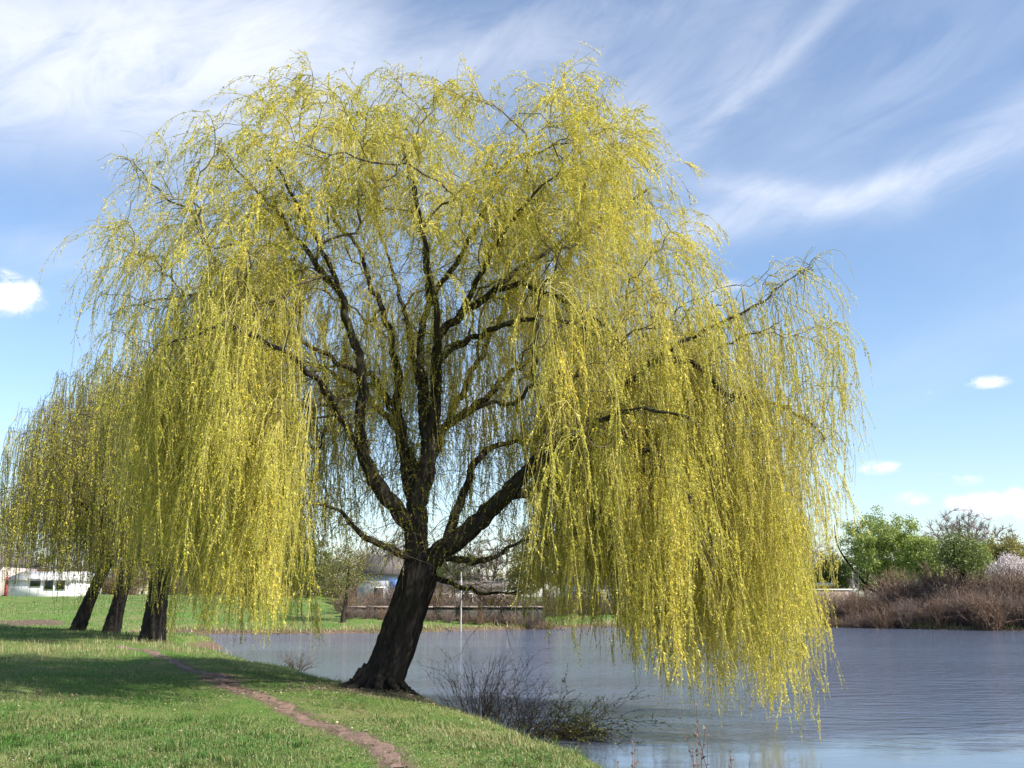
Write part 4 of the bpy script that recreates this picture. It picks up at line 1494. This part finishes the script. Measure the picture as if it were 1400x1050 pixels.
# ------------------------------------------------------------------ background trees
def back_tree(px, d, py_top, py_low, wpx, label, leafm, seed, n_at=150, per=45, lsz=0.16, group=None, name='tree', trunk_r=0.16, bare=False, twig=0.014, barkm='limb_bark', cat='tree', lumps=5, base_drop=0.0, clump=0.55, tmean=0.5, n_stem=1):
    rg = np.random.RandomState(seed)
    b = at(px, 830, d)
    z0 = gz(b[0], d) - base_drop
    top = at(px, py_top, d)[2] - z0
    low = max(at(px, py_low, d)[2] - z0, 0.5)
    R = wpx * d / F / 2
    e = empty(name, (b[0], d, z0 - 0.03), label, cat, group)
    s = Skel(20000)
    h = low + (top - low) * 0.45
    ti = []
    for q in range(n_stem):
        off = rg.normal(0, 0.12 * (n_stem > 1), 2)
        end = rg.normal(0, R * (0.1 + 0.3 * (n_stem > 1)), 2)
        tr = np.array([[off[0], off[1], -0.2, trunk_r * 1.4], [off[0] + rg.normal(0, 0.05), off[1], low * 0.5, trunk_r], [end[0] * 0.4, end[1] * 0.4, low, trunk_r * 0.85], [end[0], end[1], h, trunk_r * 0.5], [end[0] * 1.1, end[1] * 1.1, h + (top - h) * 0.6, trunk_r * 0.2]])
        ids = s.chain(tr, -1, 0.22, 0.35)
        ti.append(ids)
    # crown of several uneven masses
    Ls = []
    for q in range(lumps):
        a = 2 * math.pi * (q + rg.uniform(-0.3, 0.3)) / lumps
        u = rg.uniform(0.40, 0.66)
        Ls.append((R * u * math.cos(a), R * u * math.sin(a), low + (top - low) * rg.uniform(0.28, 0.62), R * rg.uniform(0.46, 0.64), (top - low) * rg.uniform(0.30, 0.42)))
    Ls.append((0, 0, low + (top - low) * 0.68, R * 0.55, (top - low) * 0.33))
    Ls = np.array(Ls)
    li = rg.randint(0, len(Ls), n_at)
    v = unit(rg.normal(0, 1, (n_at, 3))) * (rg.random_sample((n_at, 1)) ** 0.42)
    A = Ls[li, :3] + v * np.stack([Ls[li, 3], Ls[li, 3], Ls[li, 4]], -1)
    A = A[np.argsort(np.linalg.norm(A - np.array([0, 0, low]), axis=1))]
    tips = s.grow(A, rg, 0.45, 0.25 if not bare else 0.5, 0.0 if not bare else -0.5, 0.04)
    s.radii(twig, 2.3)
    for ids in ti:
        mb = MB()
        ids = np.array(ids)
        mb.tube(s.P[ids], s.R[ids], 8)
        link('trunk', mb.mesh('trunk', M[barkm], True), e)
    mb = MB()
    s.twigs(mb, 1.0, 5)
    if bare:
        m = n_at * 9
        tt = np.array(tips)[rg.randint(0, len(tips), m)]
        dd = s.D[tt] + rg.normal(0, 0.45, (m, 3)) + np.array([0, 0, 0.25])
        ll = rg.uniform(0.3, 1.0, m) * R * 0.30
        P = np.zeros((m, 4, 3))
        P[:, 0] = s.P[tt]
        for k in range(3):
            dd = unit(dd + rg.normal(0, 0.15, dd.shape))
            P[:, k + 1] = P[:, k] + dd * (ll / 3)[:, None]
        whip_tubes(P, twig * 0.7, twig * 0.35, mb)
    link('branches', mb.mesh('branches', M['twig' if not bare else 'bare_twig'] if barkm != 'birch' else M['bare_twig'], False), e, kind='stuff')
    if leafm:
        T = s.P[tips]
        m = len(T) * per
        k = np.repeat(np.arange(len(T)), per)
        c = T[k] + rg.normal(0, clump * 0.5, (m, 3)) * np.array([1, 1, 0.8])
        d1 = unit(rg.normal(0, 1, (m, 3)))
        d2 = unit(np.cross(d1, rg.normal(0, 1, (m, 3))))
        sz = (lsz * rg.uniform(0.6, 1.3, m))[:, None] * 0.5
        V = np.stack([c - d1 * sz, c + d2 * sz * 0.55, c + d1 * sz, c - d2 * sz * 0.55], 1).reshape(-1, 3)
        tt = np.clip(rg.normal(tmean, 0.18, len(T))[k] + rg.normal(0, 0.15, m), 0, 1)
        link('foliage', mesh_np('foliage', V, np.arange(m * 4).reshape(-1, 4), None, M[leafm], tt), e, kind='stuff')
    return e


M['bare_twig'] = rough_mat('bare_tree_twig', ((0.15, 0.12, 0.11), (0.27, 0.22, 0.20)), 2, 0, 0.8)
M['birch'] = rough_mat('birch_bark', ((0.45, 0.43, 0.42), (0.80, 0.78, 0.76)), 4, 0, 0.7, (1, 1, 3))
M['spring_green'] = leaf_mat('spring_green_leaf', (0.15, 0.21, 0.035), (0.38, 0.46, 0.11), 0.42)
M['deep_green'] = leaf_mat('deep_green_leaf', (0.07, 0.10, 0.022), (0.20, 0.24, 0.06), 0.38)
M['olive_tree'] = leaf_mat('olive_yellow_leaf', (0.15, 0.15, 0.035), (0.36, 0.31, 0.085), 0.4)
M['blossom'] = leaf_mat('pale_blossom', (0.42, 0.33, 0.33), (0.76, 0.69, 0.68), 0.35)

# right bank
back_tree(1210, 96, 692, 800, 108, 'broad bright green tree, tallest of the leafy trees on the right bank', 'spring_green', 301, 300, 80, 0.19, tmean=0.55, n_stem=3)
back_tree(1266, 92, 728, 805, 66, 'rounded bright green tree just right of the broad one', 'spring_green', 302, 190, 80, 0.18, tmean=0.6, n_stem=2)
back_tree(1319, 80, 726, 782, 62, 'dark-trunked green tree rising from the brown thicket', 'deep_green', 303, 150, 60, 0.17, trunk_r=0.26, tmean=0.55, barkm='bark', clump=1.0, lumps=7)
back_tree(1324, 108, 694, 775, 86, 'bare round-headed tree standing up behind the dark-trunked one', None, 304, 200, bare=True, twig=0.03, trunk_r=0.3)
back_tree(1378, 100, 732, 790, 84, 'olive-yellow tree at the right edge above the pale blossom', 'olive_tree', 305, 220, 70, 0.18)
back_tree(1345, 98, 738, 800, 46, 'greenish tree squeezed between dark trunk and pale blossom', 'spring_green', 312, 130, 70, 0.18, tmean=0.35)
back_tree(1385, 118, 716, 780, 50, 'small bare tree with pinkish twigs behind the olive-yellow crown', None, 306, 120, bare=True, twig=0.028)
back_tree(1390, 90, 757, 812, 64, 'tree in whitish pink blossom at the right edge', 'blossom', 307, 180, 60, 0.16, lumps=4, tmean=0.6)
back_tree(1108, 112, 716, 806, 80, 'bare grey tree behind the right end of the willow curtain', None, 308, 170, bare=True, twig=0.026, trunk_r=0.11)
back_tree(1140, 100, 752, 812, 50, 'dull green tree behind the brick shed', 'deep_green', 309, 150, 60, 0.18)
back_tree(1170, 94, 770, 825, 26, 'young white-stemmed birch between the brick shed and the bright green tree', None, 310, 50, bare=True, twig=0.02, trunk_r=0.06, barkm='birch', n_stem=3)
back_tree(1285, 125, 722, 790, 60, 'far bare tree between the rounded green tree and the bare round-headed tree', None, 313, 120, bare=True, twig=0.03)
# beyond the pond, behind the big willow's curtain
back_tree(470, 74, 742, 828, 84, 'small weeping tree with a slanting trunk on the far grass bank', 'olive_tree', 320, 110, 60, 0.12, trunk_r=0.16, tmean=0.25, base_drop=0)
for i, (px_, d, yt, yl, wp, kind, lb) in enumerate([
    (905, 112, 690, 800, 110, 'spring_green', 'wide green tree behind the right half of the willow curtain'),
    (985, 106, 700, 800, 95, 'deep_green', 'dark green tree behind the thickest part of the willow curtain'),
    (830, 118, 712, 800, 80, None, 'bare tree above the white building beyond the pond'),
    (1065, 110, 706, 800, 90, 'spring_green', 'green tree hidden behind the right hanging whips'),
    (745, 116, 716, 800, 85, 'olive_tree', 'yellowish tree behind the middle of the willow curtain'),
    (665, 118, 722, 800, 80, None, 'bare tree above the pale building right of the pole'),
    (610, 125, 738, 800, 70, 'deep_green', 'dull green tree behind the fork of the big willow'),
    (535, 120, 730, 800, 70, None, 'bare tree behind the grey house left of the big trunk'),
    (420, 118, 735, 800, 80, 'deep_green', 'dull green tree behind the left curtain of the willow'),
    (340, 125, 740, 805, 90, None, 'bare tree far behind the left curtain of the willow'),
    (10, 120, 668, 790, 100, None, 'bare tree at the left edge above the pale buildings'),
    (-60, 110, 660, 790, 110, None, 'bare tree beyond the left edge of the meadow'),
]):
    back_tree(px_, d, yt, yl + 8, wp * 1.35, lb, kind, 340 + i, 190, 60, 0.22, bare=kind is None, twig=0.03)

rb = np.random.RandomState(9)
belt_lb = 'distant tree in the wooded belt closing the horizon beyond the pond'
belt_g = 'distant trees of the belt on the horizon'
belt = [back_tree(300 * i - 100, 150, 754, 826, 122, belt_lb, kd, 400 + i, 150, 36, 0.36, group=belt_g, bare=kd is None, twig=0.05)
        for i, kd in enumerate((None, 'deep_green', 'olive_tree', None, 'deep_green'))]
for i, px_ in enumerate(np.linspace(-120, 1480, 22)):
    src = belt[rb.randint(0, 5)] if i >= 5 else belt[i]
    d = 150 + rb.uniform(-8, 12)
    p = at(px_ + rb.uniform(-20, 20), 830, d)
    o = src
    if i >= 5:
        o = src.copy()
        COL.objects.link(o)
        for ch in list(src.children):
            c_ = ch.copy()
            COL.objects.link(c_)
            c_.parent = o
    o.location = (p[0], d, gz(p[0], d) - 0.03)
    o.rotation_euler = (0, 0, rb.uniform(0, 6.28))
    sc = rb.uniform(0.85, 1.2)
    o.scale = (sc, sc, sc * rb.uniform(0.9, 1.1))

# ---- brown thicket on the right bank and low shrubs along the far shore
M['thicket'] = tint_mat('thicket_stem', (0.085, 0.060, 0.054), (0.34, 0.245, 0.205))
M['thicket_bud'] = leaf_mat('thicket_bud', (0.11, 0.060, 0.052), (0.27, 0.20, 0.10), 0.3)
M['thicket_red'] = tint_mat('thicket_stem_red', (0.10, 0.062, 0.048), (0.40, 0.275, 0.19))
M['thicket_grey'] = tint_mat('thicket_stem_grey', (0.075, 0.055, 0.05), (0.30, 0.235, 0.20))
variants = []
for vno in range(5):
    rg = np.random.RandomState(500 + vno)
    mb = MB()
    P, L, P2, L2 = bush(rg, 3.6, 1.5, 120, mb, 0.026, 6, 5, 0.02, (0, 0), 0.55)
    nq = sum(len(q) for q in mb.q)
    me = mb.mesh('thicket_shrub', M[('thicket', 'thicket_red', 'thicket_grey', 'thicket', 'thicket_red')[vno]], False, (0, 0, 0), False)
    a = me.attributes.new('tint', 'FLOAT', 'FACE')
    a.data.foreach_set('value', np.clip(np.repeat(rg.uniform(0, 1, len(me.polygons) // 3 + 1), 3)[:len(me.polygons)] * rg.uniform(0.6, 1.0), 0, 1).astype(np.float32))
    V, q, tt = leaves_on(P2, L2, 7, 0.09, rg, np.clip(rg.normal(0.4, 0.25, len(P2)), 0, 1), (0.4, 1.1), 0.5)
    bm_ = mesh_np('buds', V, None, q, M['thicket_bud'], tt)
    variants.append((me, bm_))
rg = np.random.RandomState(61)
shrub_lb = 'bare purple-brown shrub in the thicket along the right bank of the pond'
spots = []
for i, px_ in enumerate(np.linspace(1108, 1470, 27)):
    d0 = np.interp(px_, [1100, 1200, 1300, 1420, 1480], [81.5, 77, 73.5, 71, 70])
    for rowi in range(3):
        d = d0 + 2.4 + rowi * 3.0 + rg.uniform(-0.7, 0.9)
        ht = np.interp(px_, [1100, 1165, 1230, 1300, 1400], [0.62, 0.84, 1.02, 1.12, 1.24]) * (0.60, 0.85, 1.0)[rowi] * rg.uniform(0.66, 1.18)
        spots.append((px_ + rg.uniform(-7, 7), d, ht))
for i, (px_, d, sc) in enumerate(spots):
    p = at(px_, 830, d)
    me, bm_ = variants[i % 5]
    o = empty('thicket_shrub', (p[0], d, gz(p[0], d) - 0.05), shrub_lb, 'shrub', 'bare shrubs in the thicket on the right bank')
    o.rotation_euler = (0, 0, rg.uniform(0, 6.28))
    o.scale = (sc * rg.uniform(0.9, 1.2), sc * rg.uniform(0.9, 1.2), sc)
    link('stems', me, o, kind='stuff')
    link('buds', bm_, o, kind='stuff')
hedge_lb = 'low dark bush in the row along the far bank beyond the pond'
for i, px_ in enumerate(list(np.linspace(480, 745, 13)) + list(np.linspace(770, 1085, 14))):
    d = 76.6 if px_ < 760 else np.interp(px_, [760, 850, 950, 1090], [88, 94, 97, 92]) + rg.uniform(0, 3)
    p = at(px_, 830, d)
    me, bm_ = variants[(i * 2) % 5]
    o = empty('bank_bush', (p[0], d, gz(p[0], d) - 0.05), hedge_lb, 'shrub', 'low dark bushes along the far bank')
    sc = rg.uniform(0.26, 0.36) if px_ < 760 else rg.uniform(0.4, 0.75)
    o.rotation_euler = (0, 0, rg.uniform(0, 6.28))
    o.scale = (sc * 1.5, sc, sc)
    link('stems', me, o, kind='stuff')
    link('buds', bm_, o, kind='stuff')

for i, px_ in enumerate(np.linspace(478, 752, 15)):
    p = at(px_, 830, 84)
    me, bm_ = variants[(i * 3 + 1) % 5]
    dd_ = 83 + rg.uniform(0, 6)
    o = empty('thicket_shrub', (p[0], dd_, gz(p[0], dd_) - 0.05), 'bare brown shrub in the thicket behind the dark stone wall', 'shrub', 'bare shrubs behind the stone wall')
    sc = rg.uniform(0.45, 0.85)
    o.rotation_euler = (0, 0, rg.uniform(0, 6.28))
    o.scale = (sc * 1.2, sc * 1.2, sc)
    link('stems', me, o, kind='stuff')
    link('buds', bm_, o, kind='stuff')

for i, px_ in enumerate(np.linspace(60, 500, 20)):
    p = at(px_, 830, 128)
    me, bm_ = variants[(i * 2 + 1) % 5]
    dd_ = 126 + rg.uniform(0, 9)
    o = empty('thicket_shrub', (p[0], dd_, gz(p[0], dd_) - 0.05), 'far bare shrub in the strip at the foot of the wooded belt beyond the meadow', 'shrub', 'far bare shrubs at the foot of the wooded belt')
    sc = rg.uniform(0.7, 1.15)
    o.rotation_euler = (0, 0, rg.uniform(0, 6.28))
    o.scale = (sc * 1.5, sc * 1.3, sc)
    link('stems', me, o, kind='stuff')
    link('buds', bm_, o, kind='stuff')

# straw tufts right at the far water line
mbg = MB()
A_, B_ = POND, np.roll(POND, -1, 0)
xx, yy = [], []
for a, b in zip(A_, B_):
    if a[1] > 55:
        n = int(np.linalg.norm(b - a) * 90)
        u = rg.random_sample((n, 1))
        q = a + (b - a) * u + np.array([0, 1]) * rg.uniform(-0.05, 1.1, (n, 1))
        xx.append(q[:, 0])
        yy.append(q[:, 1])
x, y = np.concatenate(xx), np.concatenate(yy)
keep = rng.random_sample(len(x)) < 0.35 + 0.65 * (np.sin(x * 1.9) + np.sin(x * 0.83 + 1) > 0.2)
x, y = x[keep], y[keep]
V, q, t3, tt = blades(x, y, rng.uniform(0.15, 0.60, len(x)) * (1 + 0.5 * np.sin(x * 0.9) * np.sin(x * 2.3 + 1)), rng.uniform(0.03, 0.07, len(x)), rng.uniform(0.3, 1.2, len(x)), rng.uniform(0.5, 1.0, len(x)), None, True)
mbg.add(V, q, t3, tt, tt)
tag(link('dry_reeds', mbg.mesh('dry_reeds', M['grass'], False, (0, 0, 0), True)), 'ragged straw tufts along the far water line', 'reeds', None, 'stuff')
